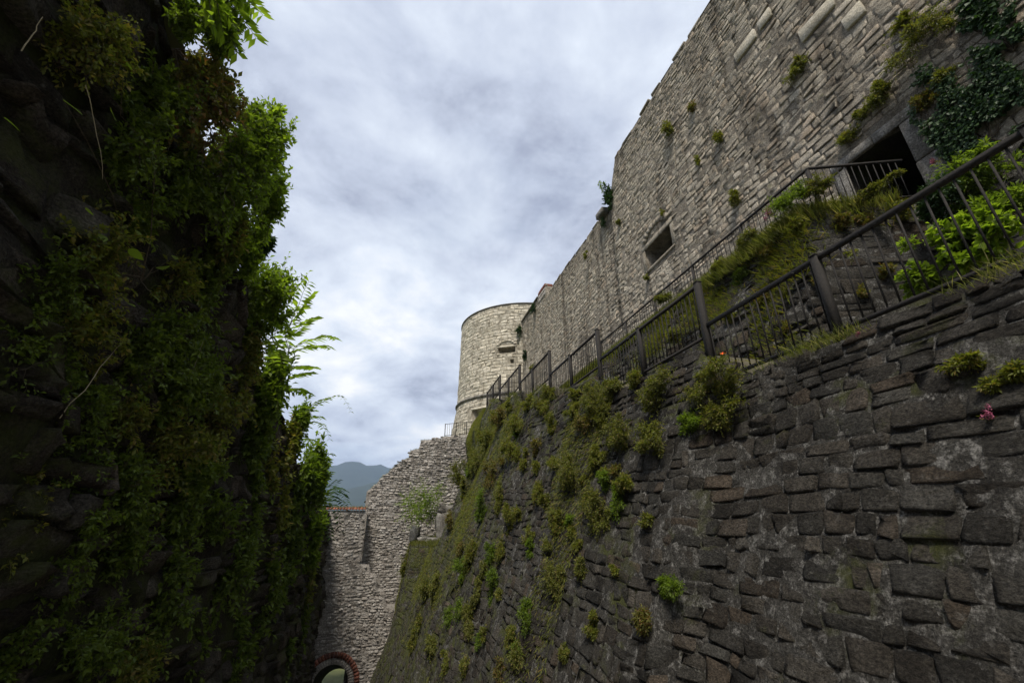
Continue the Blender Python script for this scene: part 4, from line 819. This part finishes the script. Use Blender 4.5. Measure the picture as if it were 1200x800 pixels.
# --- flowers
def valerian(label, p, size, heads=7, out=(-.5, 0, .6)):
    p = np.array(p, float); t_ = thing('valerian', label, 'flower', p, 'pink valerian flowers'); paths = []
    for i in range(heads):
        e = p + (np.array(out) + RNG.normal(0, .45, 3)) * size; paths.append(sway(p, e, 5, .05)); m = 26
        P = e + RNG.normal(0, .16, (m, 3)) * size; V, T = leaves(P, RNG.normal(0, 1, (m, 3)), size * .2, size * .16); link('blossom', mesh_np('blossom', V - p, T, M['pink']), t_)
    V, Q = tubes(paths, [np.linspace(.005, .003, 5)] * heads, 4); link('stem', mesh_np('stem', V - p, Q, M['bark']), t_)
    m = 40; P = p + RNG.normal(0, .3, (m, 3)) * size; V, T = leaves(P, RNG.normal(0, 1, (m, 3)), size * .4, size * .12); link('leaf', mesh_np('leaf', V - p, T, M['L_olive'], np.repeat(RNG.random((m, 3)), 4, 0)), t_)
valerian('pink valerian growing from the dark retaining wall below the green sprigs', surf_right(1160, 491), .065)
valerian('pink valerian at the foot of a railing post', surf_right(1008, 396) + [.02, 0, 0], .045, 5)
valerian('pink valerian behind the thin terrace railing', on_x(905, 252, 7.75), .16, 8)
valerian('pink valerian beside the doorway railing end', on_x(1098, 190, 9.1), .1, 5)
p = surf_right(852, 424); t_ = thing('poppy', 'single orange poppy at the foot of the path railing', 'flower', p)
V, Q = tubes([sway(p, p + [-.03, 0, .12], 5)], [np.full(5, .003)], 5); link('stem', mesh_np('stem', V - p, Q, M['L_olive'], np.full((len(V), 3), .5)), t_)
for i in range(5):
    a_ = i * 1.256; V, T = leaves(np.array([p + [-.03, 0, .12]]), np.array([[math.cos(a_), math.sin(a_), .5]]), .06, .06, .2); link('petal', mesh_np('petal', V - p, T, M['orange']), t_)

# --- the broken end of the right wall
def boulder(label, c_, sx, sy, sz, rz=0):
    import bmesh; px = c_[0] * 37 + 5
    bm = bmesh.new(); bmesh.ops.create_icosphere(bm, subdivisions=3, radius=1); V = np.array([v.co[:] for v in bm.verts]); F_ = np.array([[v.index for v in f.verts] for f in bm.faces]); bm.free()
    V = np.sign(V) * np.abs(V) ** .5; V *= (1 + .26 * fbm(V[:, 0] * 1.6 + V[:, 2] * 2, V[:, 1] * 1.6 - V[:, 2], int(px), 3))[:, None]; V *= [sx, sy, sz]
    r = Matrix.Rotation(rz, 3, 'Z'); V = V @ np.array(r)
    o = link('boulder', mesh_np('boulder', V, F_, M['slab'], np.tile([.3, .4, .5], (len(V), 1)))); o.location = c_; return tag(o, label, 'boulder', 'boulders on the broken wall end')
boulder('tall upright grey boulder beside the leafy bush on the broken wall end', (2.7, 27.4, -.8), .46, .5, .85, .3)
boulder('flat pale boulder lying on top of the upright one', (2.72, 27.7, .18), .5, .5, .24, .2)
boulder('pale wedge of stone near the top of the broken wall end', (4.3, 28.6, 2.1), .35, .4, .22, .6)
boulder('small tilted pale boulder left of the leafy bush', (1.05, 28.4, -1.25), .26, .3, .42, .5)
boulder('small pale stone at the ledge edge under the bush', (1.45, 27.3, -1.5), .3, .3, .2, .1)
boulder('low grey stone half buried in the ledge grass', (2.0, 26.8, -1.5), .4, .35, .18, .8)
def surf_end(px, py): return on_y(px, py, 28.0) if py < 650 else surf_right(px, py)
for q, mt, lb in [((502, 594, 38, 34), 'L_bright', 'leafy green bush growing on the broken wall end beside the boulders'), ((540, 552, 14, 22), 'L_tuft', 'yellow-green weeds above the boulders on the broken wall end'), ((510, 634, 30, 8), 'L_tuft', 'low grass patch on the rock ledge'), ((478, 665, 12, 26), 'L_olive', 'olive weeds trailing left of the rock ledge'),
                  ((545, 645, 18, 20), 'L_olive', 'olive weeds right of the rock ledge'), ((500, 690, 10, 14), 'L_tuft', 'yellow-green weeds hanging under the rock ledge'), ((460, 720, 10, 26), 'L_olive', 'weeds where the retaining wall meets the arch wall'), ((462, 770, 10, 26), 'L_dark', 'dark weeds at the foot of the retaining wall beside the arch')]:
    tuft(*q, surf_end, (-.5, -.7, .3), mt, lb, None, name='weed_bush', clumps=10)
n = 7000; y = RNG.uniform(24.6, 30, n); zz = -1.75 + .42 * RNG.random(n); grass('grass', 'short green grass on the ledge of the broken wall end', np.stack([x_right(y, zz) - .03, y, zz], -1), .2, 'L_tuft', wd=.014)
# grass on the crumbling tops of the cross walls
n = 900; x = RNG.uniform(-2, 3, n); grass('grass', 'short weeds on the ragged top of the ramped wall', np.stack([x, SY + .2 + .3 * RNG.random(n), STOP(x) - .02], -1), .16, wd=.012)
n = 400; x = RNG.uniform(-4.2, -2.1, n); grass('grass', 'short dry weeds on the tile coping of the arch wall', np.stack([x, AY + .3 + .3 * RNG.random(n), x * 0 + .2], -1), .22, wd=.012)
# ------------------------------------------------------------------ haze
m = bpy.data.materials.new('haze_air'); m.use_nodes = True; nt = m.node_tree; nt.nodes.clear()
pv = nt.nodes.new('ShaderNodeVolumePrincipled'); pv.inputs['Density'].default_value = 1.35e-4; pv.inputs['Color'].default_value = (.55, .72, 1, 1); pv.inputs['Anisotropy'].default_value = .1
ou = nt.nodes.new('ShaderNodeOutputMaterial'); nt.links.new(pv.outputs[0], ou.inputs['Volume'])
o = link('haze', mesh_np('haze', box_v((-5100, -5100, -14), (5100, 5100, 470)), BOXQ, m)); o['kind'] = 'stuff'
